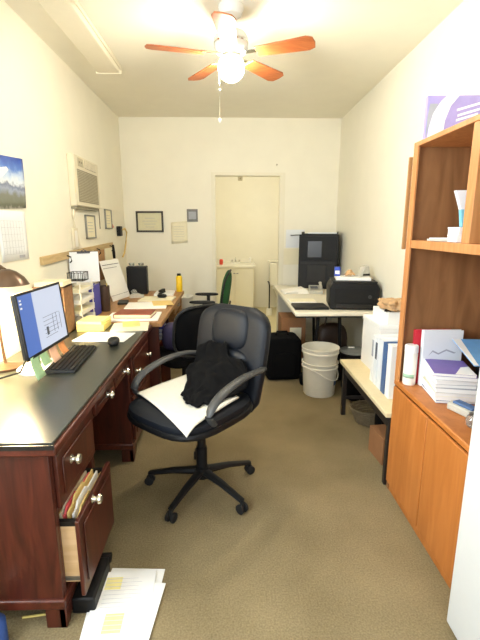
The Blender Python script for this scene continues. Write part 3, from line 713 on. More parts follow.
yc = thing('spray_can', 'tall yellow can at the far end of the oak desk', 'can', (-.545, 4.60, ZD))
MB().lathe([(.033, 0), (.035, .005), (.035, .16), (.025, .175)], seg=22).build('can', M['yellow_can'], yc)
MB().lathe([(.022, .175), (.022, .195), (.016, .2)], seg=18).build('cap', M['edge_black'], yc)
wb = thing('waste_basket', 'white waste basket under the far end of the oak desk', 'waste basket', (-.52, 5.06, 0))
MB().lathe([(.10, 0), (.105, .01), (.14, .62), (.148, .63), (.142, .64), (.134, .62), (.098, .012), (.002, .011)], seg=28, sx=.62).build('basket', M['white_pl'], wb)
pb = MB().rbox(0, 0, .11, .10, .10, .11, e=3)
tag(pb.build('plum_bag', M['purple_bag'], None, 0, (-.43, 3.23, .4955)), 'plum-coloured cloth bag on the seat of the black task chair', 'bag')

# ------------------------------------------------------------------ office chairs
def star_base(t, rad, phase, ztop, m, cm):
    hub = MB().lathe([(.04, .075), (.045, .09), (.04, .135), (.03, .14)], seg=20).build('hub', m, t)
    for k in range(5):
        a = phase + 2 * PI * k / 5
        ca, sa = math.cos(a), math.sin(a)
        MB().tube([(.03 * ca, .03 * sa, .112), (rad * .55 * ca, rad * .55 * sa, .098), (rad * ca, rad * sa, .07)], [(.026, .022), (.022, .016), (.018, .012)], 8).build('base_arm', m, t)
        cs = MB()
        for s in (-1, 1):
            ring = [( .026, -.008), (.026, .008)]
            wm = Matrix.Translation((rad * ca - sa * .016 * s, rad * sa + ca * .016 * s, .0265)) @ Matrix.Rotation(a, 4, 'Z') @ Matrix.Rotation(PI / 2, 4, 'X')
            sub = MB().lathe([(.018, -.0085), (.026, -.006), (.026, .006), (.018, .0085)], seg=16)
            sub.xf(wm)
            me = bpy.data.meshes.new('tmp'); sub.bm.to_mesh(me); sub.bm.free(); cs.bm.from_mesh(me); bpy.data.meshes.remove(me)
        cs.tube([(rad * ca, rad * sa, .03), (rad * ca, rad * sa, .075)], .010, 8)
        cs.build('caster', cm, t)
    MB().lathe([(.03, .135), (.03, .26), (.024, .26), (.024, ztop)], seg=18).build('gas_post', m, t)

CX, CY, CPHI = -.155, 2.115, R(-40)
chr_ = thing('office_chair', 'large dark blue-black leather office chair in the middle of the floor', 'office chair', (CX, CY, 0), CPHI)
star_base(chr_, .31, R(-117) - CPHI, .46, M['black'], M['dark_gray'])
B(-.12, .12, -.12, .14, .455, .485).build('tilt_plate', M['black'], chr_, .006)
MB().rbox(0, -.07, .51, .28, .30, .035, e=3.3).build('seat_shell', M['black'], chr_)
MB().rbox(0, -.075, .54, .27, .29, .04, e=3.3).build('seat', M['leather'], chr_)
# backrest: side profile leaning back, with pillows
BT = Matrix.Translation((0, .225, .44)) @ Matrix.Rotation(R(-11), 4, 'X')
def back_outline(z, wmul=1.0):   # half width against height 0...57
    t = z / .58
    wv = .225 + .03 * math.sin(min(1, t) * PI * .75)
    if t > .78: wv *= math.sqrt(max(0.02, 1 - ((t - .78) / .25) ** 2.6))
    if t < .1: wv *= .86 + 1.4 * t
    return wv * wmul
rings = []
n_ = 26
for i in range(n_ + 1):
    z = .58 * i / n_
    hw = back_outline(z); ring = []
    edge = min(1, i / 2, (n_ - i) / 2.0 + .25)
    th = .055 * max(.3, min(1, edge))
    for k in range(28):
        a = 2 * PI * k / 28
        x = hw * math.copysign(abs(math.cos(a)) ** .55, math.cos(a))
        y = th * math.copysign(abs(math.sin(a)) ** .7, math.sin(a)) + .06 * (x / .25) ** 2 * -.5
        ring.append(BT @ Vector((x, y, z)))
    rings.append(ring)
bko = MB().loft(rings).build('backrest', M['leather'], chr_)
def pillow(z0, z1, hw, th):
    m_ = MB().rbox(0, -.045, (z0 + z1) / 2, hw, th, (z1 - z0) / 2, e=3.2)
    m_.xf(BT); return m_.build('back_cushion', M['leather'], bko)
pillow(.33, .56, .135, .038); pillow(.23, .335, .15, .034); pillow(.12, .235, .155, .034); pillow(.0, .125, .155, .03)
MB().tube([(0, .10, .40), (0, .22, .41), (0, .285, .50), (0, .30, .62)], [(.04, .012)] * 4, 8).build('back_bracket', M['black'], chr_)
for s in (-1, 1):
    pts = [(.268 * s, -.19, .55), (.272 * s, -.225, .60), (.275 * s, -.205, .645), (.275 * s, -.14, .682), (.275 * s, -.03, .71), (.272 * s, .08, .718), (.265 * s, .18, .712), (.24 * s, .25, .70)]
    # smooth the path
    P_ = []
    for i in range(len(pts) - 1):
        p0 = Vector(pts[max(i - 1, 0)]); p1 = Vector(pts[i]); p2 = Vector(pts[i + 1]); p3 = Vector(pts[min(i + 2, len(pts) - 1)])
        for q in range(5):
            t = q / 5
            P_.append(.5 * ((2 * p1) + (-p0 + p2) * t + (2 * p0 - 5 * p1 + 4 * p2 - p3) * t * t + (-p0 + 3 * p1 - 3 * p2 + p3) * t ** 3))
    P_.append(Vector(pts[-1]))
    rr = [(.019 + .008 * math.sin(PI * i / (len(P_) - 1)), .014) for i in range(len(P_))]
    MB().tube(P_, rr, 12).build('armrest', M['arm'], chr_)

# cream cloth on the seat
def cloth_pt(u, v):
    x = (-.285 + .535 * u) * (1 - v) + (-.27 + .49 * u) * v; y = (-.215 - .135 * u) * (1 - v) + (.17 - .11 * u) * v
    z = .583 + .004 * math.sin(5 * u + 3 * v)
    ex = max(0, abs(x) - .22); z -= 5 * ex * ex
    ey = max(0, -.26 - y); z -= 4 * ey * ey
    return (x, y, z)
cs = MB().sheet(cloth_pt, 22, 20).build('seat_cloth', M['white_sheet'], None, solid=.006, loc=(CX, CY, 0), rotz=CPHI)
tag(cs, 'cream folded cloth covering the seat of the leather chair', 'cloth')
# black jacket slumped on seat and backrest
def jk(u, v):
    # v 0 top on backrest .. 1 front on seat
    path = [(.19, .80), (.175, .73), (.155, .66), (.12, .612), (.03, .597), (-.08, .595), (-.17, .593)]
    f = v * (len(path) - 1); i = min(int(f), len(path) - 2); t = f - i
    y = path[i][0] * (1 - t) + path[i + 1][0] * t; z = path[i][1] * (1 - t) + path[i + 1][1] * t
    wl = -.22 + .52 * max(0, v - .5); wr = .22 - .08 * max(0, v - .5)
    if v < .3: wl = -.12 - .33 * v; wr = .06 + .55 * v
    x = wl + (wr - wl) * u
    nn = noise.noise(Vector((u * 3.2, v * 4.2, 1.7))) * .03 + noise.noise(Vector((u * 8, v * 9, 4))) * .014
    bul = .075 * math.sin(PI * min(1, max(0, u))) ** .8 * math.exp(-((v - .5) / .26) ** 2)
    x += .03 * noise.noise(Vector((v * 5, u * 2, 9)))
    return (x, y - bul * .6 - abs(nn) * .4, z + bul * .8 + abs(nn) + .006)
jo = MB().sheet(jk, 30, 34, lambda u, v: not (v > .9 and (u < .12 + .5 * (v - .9) or u > .75)) and not (v < .14 and u > .75)).build('black_jacket', M['black_soft'], None, solid=.012, loc=(CX, CY, 0), rotz=CPHI)
tag(jo, 'crumpled black jacket slumped on the leather chair seat', 'jacket')

def simple_chair(label, loc, rz, bm_, zb, zt, hw, lean, seat_m, arm=True, phase=.2):
    t = thing('task_chair', label, 'office chair', loc, rz)
    star_base(t, .28, phase, .41, M['black'], M['dark_gray'])
    MB().rbox(0, 0, .45, .24, .24, .045, e=4).build('seat', seat_m, t)
    bt = Matrix.Translation((0, .22, zb)) @ Matrix.Rotation(R(-lean), 4, 'X')
    hh = zt - zb
    rg = []
    for i in range(17):
        z = hh * i / 16
        q = abs(2 * i / 16 - 1)
        w_ = hw * max(.05, (1 - q ** 3.2)) ** .45
        th_ = .04 * max(.2, (1 - q ** 4)) ** .5
        rg.append([bt @ Vector((w_ * math.copysign(abs(math.cos(2 * PI * k / 24)) ** .6, math.cos(2 * PI * k / 24)), th_ * math.sin(2 * PI * k / 24) - .05 * (math.cos(2 * PI * k / 24) ** 2) * (w_ / hw), z)) for k in range(24)])
    MB().loft(rg).build('backrest', bm_, t)
    rim = [bt @ Vector((hw * 1.02 * math.copysign(abs(math.cos(a)) ** .6, math.cos(a)), .012 - .05 * math.cos(a) ** 2, hh / 2 + hh / 2 * 1.01 * math.copysign(abs(math.sin(a)) ** .6, math.sin(a)))) for a in [2 * PI * k / 40 for k in range(41)]]
    MB().tube(rim, .011, 8).build('back_rim', M['dark_gray'], t)
    MB().tube([(0, .08, .41), (0, .26, .42), (0, .29, zb + .12)], [(.03, .01)] * 3, 8).build('back_bracket', M['black'], t)
    if arm:
        for s in (-1, 1):
            MB().tube([(.22 * s, .02, .44), (.28 * s, .02, .46), (.28 * s, .02, .66)], [(.02, .014)] * 3, 8).build('arm_post', M['black'], t)
            MB().rbox(.28 * s, .0, .675, .03, .14, .018, e=3).build('arm_pad', M['dark_gray'], t)
    return t
simple_chair('black task chair pushed up to the oak desk behind the leather chair', (-.36, 3.24, 0), R(-143), M['black_soft'], .50, .90, .21, 10, M['black_soft'], False)
simple_chair('green-backed office chair near the doorway at the far desk end', (-.27, 4.66, 0), R(-92), M['green'], .52, .99, .21, 8, M['dark_gray'], True, .5)

# ------------------------------------------------------------------ folding table and equipment at the back right
ZT = .745
ft = thing('folding_table', 'long white folding table along the right wall at the back', 'table', (.945, 4.33, 0))
B(-.375, .375, -.88, .88, ZT - .035, ZT).build('table_top', M['table_top'], ft, .008)
B(-.36, .36, -.86, .86, ZT - .05, ZT - .035).build('apron', M['dark_gray'], ft)
for yy in (-.53, .70):
    for s in (-1, 1): MB().tube([(.10 * s, yy, ZT - .05), (.13 * s, yy, .02)], .017, 10).build('leg', M['black'], ft)
    MB().tube([(-.215, yy, .018), (.28, yy, .018)], .018, 10).build('foot', M['black'], ft)
pr = thing('printer', 'black desktop printer on the front of the white folding table', 'printer', (1.12, 3.70, ZT + .001), R(-8))
MB().prism([(-.21, .02), (-.20, .005), (.20, .005), (.21, .02), (.215, .19), (.19, .235), (-.19, .235), (-.215, .19)], 'Y', -.16, .17).build('body', M['black'], pr, .008)
B(-.17, .17, -.166, -.16, .06, .19).build('front_door', M['screen_black'], pr, .004)
MB().lathe([(.016, 0), (.016, .004)], .0, 0, 20).xf(Matrix.Translation((.13, -.166, .12)) @ Matrix.Rotation(PI / 2, 4, 'X')).build('badge', M['arm'], pr)
B(-.15, .15, -.168, -.162, .02, .05).build('output_slot', M['edge_black'], pr, .002)
B(-.19, .19, -.155, .165, .235, .252).build('scanner_lid', M['dark_gray'], pr, .006)
for xx in (-.17, .17):
    for yy in (-.13, .13): B(xx - .012, xx + .012, yy - .012, yy + .012, 0, .006).build('foot', M['dark_gray'], pr)
zp = ZT + .001 + .2525
pile('paper_stack', 'white paper stack lying on the black printer', 'papers', 1.12, 3.72, .15, .11, zp, .025, M['paper'], -10)
bxb = thing('tissue_box', 'small bright blue box on the printer left edge', 'box', (.985, 3.80, zp + .0255), R(-12))
bxb.location = (.995, 3.77, zp + .0255)
B(-.025, .025, -.04, .04, 0, .08).build('carton', mat('bright_blue', (44, 72, 176), .5), bxb, .002)
B(-.02, .02, -.041, -.04, .02, .05).build('white_panel', M['paper'], bxb)
cr_ = MB().sheet(lambda u, v: (.09 * (u - .5), .08 * (v - .5), .012 + .045 * math.sin(PI * u) * math.sin(PI * v) + .018 * noise.noise(Vector((u * 5, v * 5, 2)))), 14, 14)
tag(cr_.build('crumpled_wrapper', M['card_light'], None, solid=.003, loc=(1.10, 3.74, zp + .026)), 'crumpled tan paper wrapper on the papers over the printer', 'wrapper')
dv = thing('label_gadget', 'small grey wedge-shaped gadget on the right of the printer papers', 'gadget', (1.22, 3.72, zp + .0258), R(20))
MB().prism([(-.05, 0), (.05, 0), (.045, .04), (.03, .095), (-.01, .085)], 'Y', -.035, .035).build('body', M['gray_dev'], dv, .004)
B(-.03, .045, -.036, -.035, .008, .025).build('dark_slot', M['black'], dv)

tw = thing('office_copier', 'tall black boxy machine at the back of the folding table', 'machine', (1.09, 5.0, ZT + .001), R(-22))
tw.rotation_euler[2] = R(-17)
MB().box(-.225, .225, -.15, .13, 0, .63).build('body', M['black'], tw, .008)
MB().box(-.21, .21, -.158, -.15, .335, .61).build('upper_door', M['screen_black'], tw, .004)
B(-.12, .04, -.160, -.158, .37, .555).build('window', mat('smoked_window', (44, 44, 46), .3), tw, .002)
B(-.12, .10, -.156, -.15, .08, .28).build('lower_flap', M['dark_gray'], tw, .003)
B(-.20, .20, -.157, -.15, .29, .32).build('control_strip', M['dark_gray'], tw, .003)
mb = MB()
for z in (.12, .30, .48): mb.box(-.229, -.224, -.06, -.02, z, z + .02)
mb.build('side_vent', M['dark_gray'], tw)
tdk = thing('document_tray', 'flat dark tray with papers on top of the tall black machine', 'tray', (1.09, 5.0, ZT + .632), R(-17))
MB().box(-.20, .21, -.14, .12, 0, .008).box(-.20, -.195, -.14, .12, .008, .03).box(.205, .21, -.14, .12, .008, .03).build('tray', M['dark_gray'], tdk, .002)
B(-.13, .20, -.12, .11, .009, .022).build('paper', M['paper_cool'], tdk)
kt = thing('keyboard', 'white keyboard at the left front of the folding table', 'keyboard', (.70, 4.12, ZT + .001), R(2))
kt.location = (.72, 3.98, ZT + .001)
MB().prism([(-.07, 0), (.07, 0), (.07, .02), (-.07, .01)], 'X', -.13, .13).build('case', M['white_pl'], kt, .003)
for r_ in range(5):
    y = -.058 + r_ * .0235; z = .0105 + (y + .07) / .14 * .01
    km = MB()
    for c_ in range(12): km.box(-.122 + c_ * .0205, -.1045 + c_ * .0205, y, y + .019, z, z + .005)
    km.build('key_row', M['paper_warm'], kt)
lt = thing('laptop', 'closed black laptop at the front left corner of the folding table', 'laptop', (.735, 3.68, ZT + .001), R(0))
B(-.15, .15, -.12, .12, .002, .014).build('base', M['dark_gray'], lt, .003)
B(-.15, .15, -.12, .12, .0145, .022).build('lid', M['black'], lt, .003)
rt = thing('white_phone', 'low white desk device behind the white keyboard', 'device', (.73, 4.55, ZT + .001), R(5))
MB().prism([(-.14, 0), (.14, 0), (.135, .03), (.10, .06), (.0, .045), (-.13, .025)], 'Y', -.10, .10).build('body', M['white_pl'], rt, .006)
B(-.11, .02, -.101, -.1, .008, .018).build('slot', M['gray_dev'], rt)
gd = thing('desk_phone', 'small light grey desk phone in front of the tall black machine', 'phone', (.97, 4.55, ZT + .001), R(-8))
MB().prism([(-.09, 0), (.09, 0), (.09, .075), (-.09, .03)], 'X', -.075, .075).build('base', M['gray_dev'], gd, .004)
gd.rotation_euler[2] = R(-8)
B(-.06, .02, -.05, .06, .062, .072).xf(Matrix.Translation((0, 0, -.004))).build('keypad', M['ink_dark'], gd, .002)
MB().tube([(.05, -.08, .06), (.05, 0, .085), (.05, .08, .105)], [(.018, .012), (.014, .010), (.018, .012)], 10).build('handset', M['gray_dev'], gd)

# under the table
def bucket(label, z0, ht, r0, r1, lid=False):
    t = thing('plastic_bucket', label, 'bucket', (.81, 3.50, z0), 0, 'white buckets stacked by the folding table')
    pr_ = [(r0, 0), (r0 + .003, .006), (r1, ht - .05), (r1 + .008, ht - .048), (r1 + .008, ht - .036), (r1 + .002, ht - .034), (r1 + .003, ht - .012), (r1 + .010, ht - .010), (r1 + .010, ht), (r1 - .002, ht), (r1 - .006, ht - .02), (r0 - .003, .008), (.004, .007)]
    MB().lathe(pr_, seg=40).build('pail', M['bucket'], t)
    return t
b1 = bucket('lower white bucket of the nested stack, with a wire handle', 0, .30, .134, .152)
hp = [(.152 * math.cos(a) + .0, .152 * math.sin(a) * 1.0, .255 - .10 * math.sin((a + PI * .75) * 1.0) ** 2) for a in [(-PI * .75 + PI * k / 16) for k in range(17)]]
MB().tube([(x * 1.06, y * 1.06, z) for x, y, z in hp], .004, 8).build('handle', M['bucket'], b1)
MB().sheet(lambda u, v: (.1445 * math.cos(-.75 + .6 * u), .1445 * math.sin(-.75 + .6 * u), .10 + .12 * v), 8, 2).build('label_patch', M['bin_blue'], b1, solid=.001)
b2 = bucket('upper white bucket nested in the lower one', .112, .32, .114, .155)
bg = thing('black_case', 'black padded carrying case on the floor left of the buckets', 'bag', (.525, 3.95, 0), R(4))
MB().rbox(0, 0, .21, .172, .16, .21, e=9).build('case_body', M['black_soft'], bg)
MB().tube([(-.06, 0, .42), (-.05, 0, .455), (.05, 0, .455), (.06, 0, .42)], .010, 8).build('handle', M['black_soft'], bg)
MB().rbox(0, -.168, .16, .11, .012, .12, e=5).build('front_pocket', M['black_soft'], bg)
tag(MB().rbox(0, 0, .06, .035, .045, .06, e=3).build('black_pouch', M['black_soft'], None, 0, (.725, 3.78, 0)), 'small black pouch on the floor between the case and the buckets', 'pouch')
bpy.data.objects['black_pouch'].location = (.70, 3.69, 0)
def carton(label, loc, hx, hy, hz, rz, lb=True):
    t = thing('cardboard_box', label, 'box', loc, R(rz))
    B(-hx, hx, -hy, hy, 0, hz).build('carton', M['card'], t, .003)
    MB().box(-hx, -.002, -hy, hy, hz, hz + .004).box(.002, hx, -hy, hy, hz, hz + .004).build('flap', M['card'], t)
    if lb: B(-hx * .3, hx * .65, -hy - .001, -hy, hz * .55, hz * .8).build('label', M['paper_warm'], t)
carton('brown cardboard box with a white label under the folding table', (.69, 4.42, 0), .13, .15, .52, 0)
pu = thing('brown_bag', 'dark brown leather bag under the middle of the folding table', 'bag', (1.06, 4.12, 0), R(5))
MB().rbox(0, 0, .25, .16, .09, .25, e=3.4).build('bag_body', M['purse'], pu)
MB().tube([(-.09, -.02, .46), (-.07, -.03, .57), (.0, -.03, .61), (.07, -.03, .57), (.09, -.02, .46)], .010, 8).build('strap', M['purse'], pu)
bn = thing('trash_can', 'black bin with a grey lid between the buckets and the bench', 'bin', (1.15, 3.62, 0))
MB().lathe([(.10, 0), (.105, .01), (.125, .33), (.13, .335), (.13, .345), (.12, .345)], seg=30).build('bin_body', M['black'], bn)
MB().lathe([(.134, .346), (.134, .358), (.115, .368), (.05, .376), (.004, .378)], seg=30).build('lid', M['grey_lid'], bn)
MB().box(-.03, .03, -.008, .008, .377, .392).build('lid_knob', M['white_pl'], bn, .004)
bpy.data.objects['lid_knob'].location = (-.03, 0, 0)
tag(MB().rbox(0, 0, .14, .12, .11, .14, e=2.6).build('black_sack', M['black_soft'], None, 0, (1.10, 3.30, 0)), 'black sack on the floor between the grey-lidded bin and the bench', 'bag')

# ------------------------------------------------------------------ low bench by the right wall
ZB = .447
be = thing('low_bench', 'low cream-topped bench with dark legs along the right wall', 'bench', (1.10, 2.605, 0))
B(-.23, .215, -.495, .48, ZB - .028, ZB).build('bench_top', M['bench_top'], be, .004)
MB().box(-.205, -.185, -.47, .46, ZB - .10, ZB - .028).box(.17, .19, -.47, .46, ZB - .10, ZB - .028).box(-.2, .19, .43, .45, ZB - .10, ZB - .028).build('frame', M['dark_wood'], be, .002)
for sx in (-.195, .18):
    for sy in (-.478, .44): B(sx - .016, sx + .016, sy - .016, sy + .016, 0, ZB - .028).build('leg', M['dark_wood'], be, .003)
MB().box(-.19, .18, .43, .45, .13, .155).build('stretcher', M['dark_wood'], be, .002)
fb = thing('file_box', 'plain white file box standing at the back of the bench', 'box', (1.15, 2.89, ZB + .001), 0)
MB().box(-.13, .13, -.20, .15, 0, .36).build('carton', M['paper'], fb, .003)
B(-.134, .134, -.204, .154, .335, .365).build('lid', M['paper'], fb, .003)
def bnd(y, th, m_, label, sp=None, ht=.315):
    binder('ring_binder', label, .955, y, ZB + .001, ht, th, .26, m_, group='binders on the low bench', spine=sp)
bnd(2.61, .05, M['paper'], 'white binder standing farthest along the bench row', M['ink'])
bnd(2.545, .05, M['paper_cool'], 'white binder with a grey spine label, second in the bench row', M['ink_dark'])
bnd(2.475, .065, M['paper_cool'], 'wide white binder standing left of the blue one on the bench', None, .325)
bnd(2.405, .055, M['bin_blue'], 'blue binder standing in the bench row', None, .32)
bnd(2.33, .06, M['paper'], 'white binder nearest the oak bookcase on the bench', None, .33)
zq = ZB + .001 + .3655
pile('paper_stack', 'white papers on top of the white file box', 'papers', 1.15, 2.82, .09, .12, zq, .085, M['paper'], 5)
def crump(u, v):
    a = u * 2 * PI; ph_ = (v - .5) * PI
    c0 = (math.cos(a), math.sin(a))
    k = 1 + .45 * noise.noise(Vector((c0[0] * 1.9, c0[1] * 1.9, v * 3))) + .28 * noise.noise(Vector((c0[0] * 4.5, c0[1] * 4.5, v * 8)))
    return (.085 * k * math.cos(ph_) ** .7 * c0[0], .13 * k * math.cos(ph_) ** .7 * c0[1], .034 + .034 * math.sin(ph_) * (.6 + k * .6 if ph_ > 0 else 1))
tag(MB().sheet(crump, 36, 20).build('paper_bag', M['card_light'], None, loc=(1.14, 2.78, zq + .0855)), 'crumpled brown paper bag on top of the white file box papers', 'bag')
bi = thing('binder_clip', 'black binder clip on the papers below the brown bag', 'clip', (1.08, 2.72, zq + .0855), R(15))
MB().prism([(-.015, 0), (.015, 0), (.004, .018), (-.004, .018)], 'X', -.025, .025).build('clip_body', M['black'], bi)
MB().tube([(-.012, -.012, .003), (-.012, -.045, .005), (.012, -.045, .005), (.012, -.012, .003)], .0015, 6).build('clip_wire', M['steel'], bi)
# under the bench
wi = MB()
def ringpts(r_, z): return [(r_ * math.cos(2 * PI * k / 28), .75 * r_ * math.sin(2 * PI * k / 28), z) for k in range(29)]
for i in range(7): wi.tube(ringpts(.12 + .008 * i, .010 + i * .018), .007, 6)
for k in range(16):
    a = 2 * PI * k / 16
    wi.tube([(.12 * math.cos(a), .09 * math.sin(a), .0), (.17 * math.cos(a), .1275 * math.sin(a), .13)], .004, 6)
wi.lathe([(.11, .003), (.11, .008)], seg=24, sy=.75)
tag(wi.build('wicker_basket', M['wicker'], None, 0, (1.09, 2.90, 0.003)), 'low wicker basket on the floor under the far end of the bench', 'basket')
carton('small brown cardboard box under the near end of the bench', (1.05, 2.42, 0), .11, .10, .17, 5, False)
tag(MB().rbox(0, 0, .12, .10, .10, .12, e=2.6).build('black_sack', M['black_soft'], None, 0, (1.13, 2.66, 0)), 'black sack under the bench between the basket and the cardboard box', 'bag')

# ------------------------------------------------------------------ oak bookcase
BY0, BY1, BF, BB = 1.26, 2.095, .898, 1.335
bc = thing('oak_bookcase', 'honey oak bookcase with cupboard doors below and open shelves above', 'bookcase', (BF, BY0, 0))
L_ = BY1 - BY0; DP = BB - BF; TP = 1.825; ZL = .655
B(0, DP, L_ - .022, L_, 0, TP).build('side_panel', M['oak_back'], bc, .002)
B(-.004, 0.004, L_ - .046, L_, ZL, TP).build('edge_band', M['oak_edge'], bc)
B(0, DP, 0, .022, 0, TP).build('side_panel', M['oak_back'], bc, .002)
B(-.004, 0.004, 0, .03, ZL, TP).build('edge_band', M['oak_edge'], bc)
B(DP - .012, DP - .002, .022, L_ - .022, .05, TP - .02).build('back_panel', M['oak_back'], bc)
B(-.004, DP, -.004, L_ + .004, TP, TP + .022).build('top_board', M['oak_edge'], bc, .003)
B(-.006, DP - .012, .0, L_ + .002, ZL - .028, ZL).build('counter', M['oak_door'], bc, .006)
B(0, DP - .012, .022, L_ - .022, 1.354, 1.392).build('shelf', M['oak_edge'], bc, .002)
B(.0, DP - .012, .29, .345, 1.392, TP).build('divider', M['oak_edge'], bc, .002)
B(.02, DP - .012, .022, L_ - .022, .05, .07).build('bottom_board', M['oak_door'], bc)
B(.006, .022, .022, L_ - .022, 0, .055).build('toe_kick', M['oak_door'], bc)
for (y0, y1) in ((.022, .425), (.432, L_ - .02)):
    dd = B(-.014, -.0005, y0, y1, .06, ZL - .032)
    dd.build('door', M['oak_door'], bc, .003)
tag(B(0, .018, 0, .012, 0, .44).build('thin_board', M['brown_board'], None, .002, (.880, 2.104, 1.345)), 'thin brown board fixed to the wall side of the bookcase', 'board')

ZK = ZL + .001
wbt = thing('white_bottle', 'tall white bottle at the left end of the bookcase counter', 'bottle', (.938, 2.02, ZK))
MB().lathe([(.029, 0), (.032, .006), (.032, .165), (.030, .172)], seg=26).build('bottle', M['white_pl'], wbt)
MB().lathe([(.033, .173), (.033, .205), (.030, .210)], seg=26).build('cap', M['paper'], wbt)
MB().sheet(lambda u, v: (.0325 * math.cos(PI + 1.9 * u), .0325 * math.sin(PI + 1.9 * u), .04 + (.02 if v < .5 else .02) * v), 8, 1).build('label_text', mat('pale_green_print', (150, 186, 160), .6), wbt, solid=.0008)
def upright_book(name, label, x0, x1, y, ht, th, m_, lean=4):
    t = thing(name, label, 'book', ((x0 + x1) / 2, y, ZK))
    lm = Matrix.Rotation(R(-lean), 4, 'X'); h_ = (x1 - x0) / 2
    MB().box(-h_, h_, -th, -th + .003, 0, ht).box(-h_, h_, -.003, 0, 0, ht).box(-h_, -h_ + .003, -th + .003, -.003, 0, ht).xf(lm).build('cover', m_, t, .001)
    B(-h_ + .004, h_ - .003, -th + .0035, -.0035, .002, ht - .003).xf(lm).build('pages', M['paper'], t)
    return t, lm, h_
t, lm, h_ = upright_book('red_binder', 'red binder standing behind the white book on the bookcase', .955, 1.15, 2.045, .285, .022, M['red'], 2)
t, lm, h_ = upright_book('white_book', 'white-covered book with faint grey lettering leaning on the red binder', .982, 1.185, 2.012, .29, .026, M['paper_cool'], 2)
lt_ = MB().prism([(-.07, .16), (-.05, .18), (-.02, .165), (.02, .185), (.06, .17), (.07, .175), (.06, .178), (.02, .193), (-.02, .173), (-.05, .188)], 'Y', -.0268, -.026)
lt_.xf(lm).build('cover_drawing', M['ink'], t)
B(-.05, .03, -.0268, -.026, .115, .121).xf(lm).build('title_line', M['ink'], t)
# magazine stack
random.seed(11)
zm = ZK
for i in range(8):
    th = (.012, .019, .018, .022, .016, .020, .018, .014)[i]
    mm = [M['bin_blue'], M['paper'], M['paper_warm'], M['ink'], M['ink'], M['paper'], M['ink'], M['purple']][i]
    o = thing('magazine', 'magazine in the stack on the bookcase counter, %s' % ['bottom one with a blue edge', 'second from the bottom, white', 'third from the bottom, cream', 'fourth from the bottom, grey', 'fifth from the bottom, grey', 'third from the top, white', 'second from the top, grey', 'top one with a purple cover'][i], 'magazine', (1.065 + random.uniform(-.006, .006), 1.87 + random.uniform(-.006, .006), zm), R(-11 + random.uniform(-4, 4)), 'magazine stack on the bookcase counter')
    MB().box(-.09, .09, -.11, .11, 0, .0012).box(-.09, .09, -.11, .11, th - .0012, th).box(.0888, .09, -.11, .11, .0012, th - .0012).build('cover', mm, o)
    B(-.089, .088, -.109, .109, .0012, th - .0012).build('pages', M['paper'], o)
    if i == 7:
        MB().prism([(.09, -.11), (.0, -.11), (.05, .0), (.09, .02)], 'Z', th, th + .0004).build('white_panel', M['paper'], o)
    zm += th + .0006
br = thing('blue_brochure', 'glossy blue and white brochure propped over the dark box', 'brochure', (1.215, 1.862, .872), R(-4))
bm_ = Matrix.Rotation(R(15), 4, 'X')
B(-.10, .10, -.12, .12, -.002, .003).xf(bm_).build('cover', M['sky_blue'], br, .001)
MB().prism([(-.10, -.12), (-.08, -.12), (-.06, .12), (-.10, .12)], 'Z', .003, .0036).xf(bm_).build('white_edge', M['paper'], br)
MB().prism([(-.02, -.06), (.05, -.09), (.08, -.02), (.02, .05)], 'Z', .003, .0036).xf(bm_).build('white_print', M['paper'], br)
bd = thing('dark_organizer', 'dark desk organizer box beside the magazine stack', 'organizer', (1.262, 1.80, ZK))
MB().box(-.06, .055, -.09, .09, 0, .004).box(-.06, -.055, -.09, .09, .004, .15).box(.05, .055, -.09, .09, .004, .15).box(-.055, .05, .085, .09, .004, .15).box(-.055, .05, -.09, -.085, .004, .15).box(-.002, .002, -.085, .085, .004, .15).build('tray', M['black'], bd, .002)
B(-.05, -.006, -.08, .08, .005, .148).build('card_block', M['card'], bd)
tlb = thing('tape_gun', 'teal and dark handheld gadget lying on the bookcase counter', 'gadget', (1.05, 1.60, ZK), R(20))
MB().prism([(-.03, .0), (.03, .0), (.03, .025), (.0, .04), (-.03, .03)], 'Y', -.02, .13).build('body', M['gray_dev'], tlb, .006)
B(-.02, .02, .01, .11, .034, .046).build('blue_grip', M['bin_blue'], tlb, .004)
jar = thing('glass_jar', 'small round clear glass jar at the counter edge', 'jar', (.995, 1.535, ZK))
MB().lathe([(.018, 0), (.027, .010), (.030, .028), (.025, .045), (.018, .05), (.016, .05), (.022, .043), (.026, .028), (.022, .010), (.002, .006)], seg=24).build('jar', M['glass'], jar)
MB().lathe([(.019, .051), (.019, .058), (.004, .060)], seg=20).build('lid', M['steel'], jar)
# upper shelf
ZU = 1.393
pile('paper_stack', 'thin grey papers lying on the upper shelf', 'papers', 1.00, 1.86, .085, .06, ZU, .010, M['gray_dev'], 18)
pile('paper_stack', 'thin white sheet on the grey papers on the upper shelf', 'papers', 1.00, 1.86, .08, .055, ZU + .0105, .004, M['paper_cool'], 23)
for i in range(2):
    t = thing('white_carton', 'small white carton on the upper shelf, %s of two' % ('lower' if i == 0 else 'upper'), 'carton', (1.005, 1.725, ZU + .0305 * i), R(-6 + 5 * i), 'small white cartons on the upper shelf')
    B(-.075, .075, -.045, .045, 0, .022).build('tray', M['paper'], t, .001)
    B(-.077, .077, -.047, .047, .022, .030).build('lid', M['paper'], t, .002)
cdp = thing('blue_card', 'white and pale blue flared card standing on the white cartons', 'card', (1.01, 1.735, ZU + .0615), R(-6))
MB().prism([(-.045, 0), (.07, 0), (.07, .07), (-.055, .07)], 'Y', -.012, .012).build('lower_panel', M['teal'], cdp)
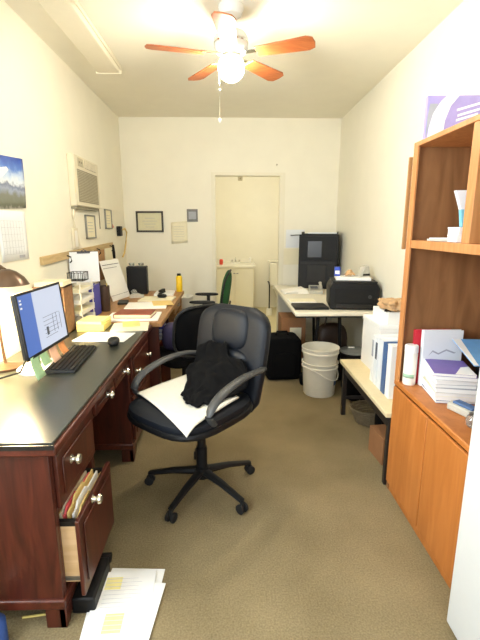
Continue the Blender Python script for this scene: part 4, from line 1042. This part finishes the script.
MB().prism([(-.055, .07), (.07, .07), (.07, .145), (-.082, .145)], 'Y', -.012, .012).build('upper_panel', M['paper_cool'], cdp)
tb = thing('teal_book', 'dark teal book standing in the narrow near shelf bay', 'book', (.93, 1.40, ZU))
MB().box(0, .17, -.02, -.017, 0, .20).box(0, .17, .017, .02, 0, .20).box(-.003, 0, -.02, .02, 0, .20).build('cover', M['teal_dark'], tb)
B(.003, .167, -.0165, .0165, .003, .195).build('pages', M['paper'], tb)
# sign box on top
sg = thing('display_sign', 'white and lilac display board standing on top of the bookcase', 'sign', (.905, 2.03, TP + .023), R(-3))
B(0, .38, -.012, .012, 0, .185).build('board', M['lilac'], sg, .002)
arc = [(.012, .0)] + [(.012 + .004, .05), (.03, .11), (.06, .16), (.085, .184), (.14, .184), (.105, .14), (.085, .08), (.08, .0)]
MB().prism(arc, 'Y', -.0135, -.012).build('white_arc', M['paper'], sg)
MB().prism([(.004, .0), (.014, .05), (.026, .10), (.05, .15), (.012, .15), (.006, .1)], 'Y', -.0130, -.012).build('grey_panel', M['ink'], sg)
tx = MB()
for k, (x0, x1, z) in enumerate(((.135, .25, .118), (.14, .26, .095), (.135, .23, .075), (.13, .165, .048))):
    tx.prism([(x0, z), (x1, z + (x1 - x0) * .28), (x1, z + (x1 - x0) * .28 + .010), (x0, z + .010)], 'Y', -.0135, -.012)
tx.build('printed_lines', M['paper'], sg)

# ------------------------------------------------------------------ tall white cabinet at the right edge
wc = thing('tall_cabinet', 'tall white metal cabinet standing at the right edge beside the bookcase', 'cabinet', (.815, .64, 0))
B(.004, .49, 0, .60, .03, 1.93).build('body', M['cab_white'], wc, .004)
B(-.016, .003, .004, .598, .03, 1.92).build('door', M['cab_white'], wc, .004)
hd = bpy.data.objects['door'] if False else None
MB().tube([(-.016, .06, 1.05), (-.045, .06, 1.06), (-.045, .06, 1.24), (-.016, .06, 1.25)], .007, 8).build('handle', M['chrome'], wc)
B(.02, .48, .01, .59, 0, .03).build('plinth', M['dark_gray'], wc)
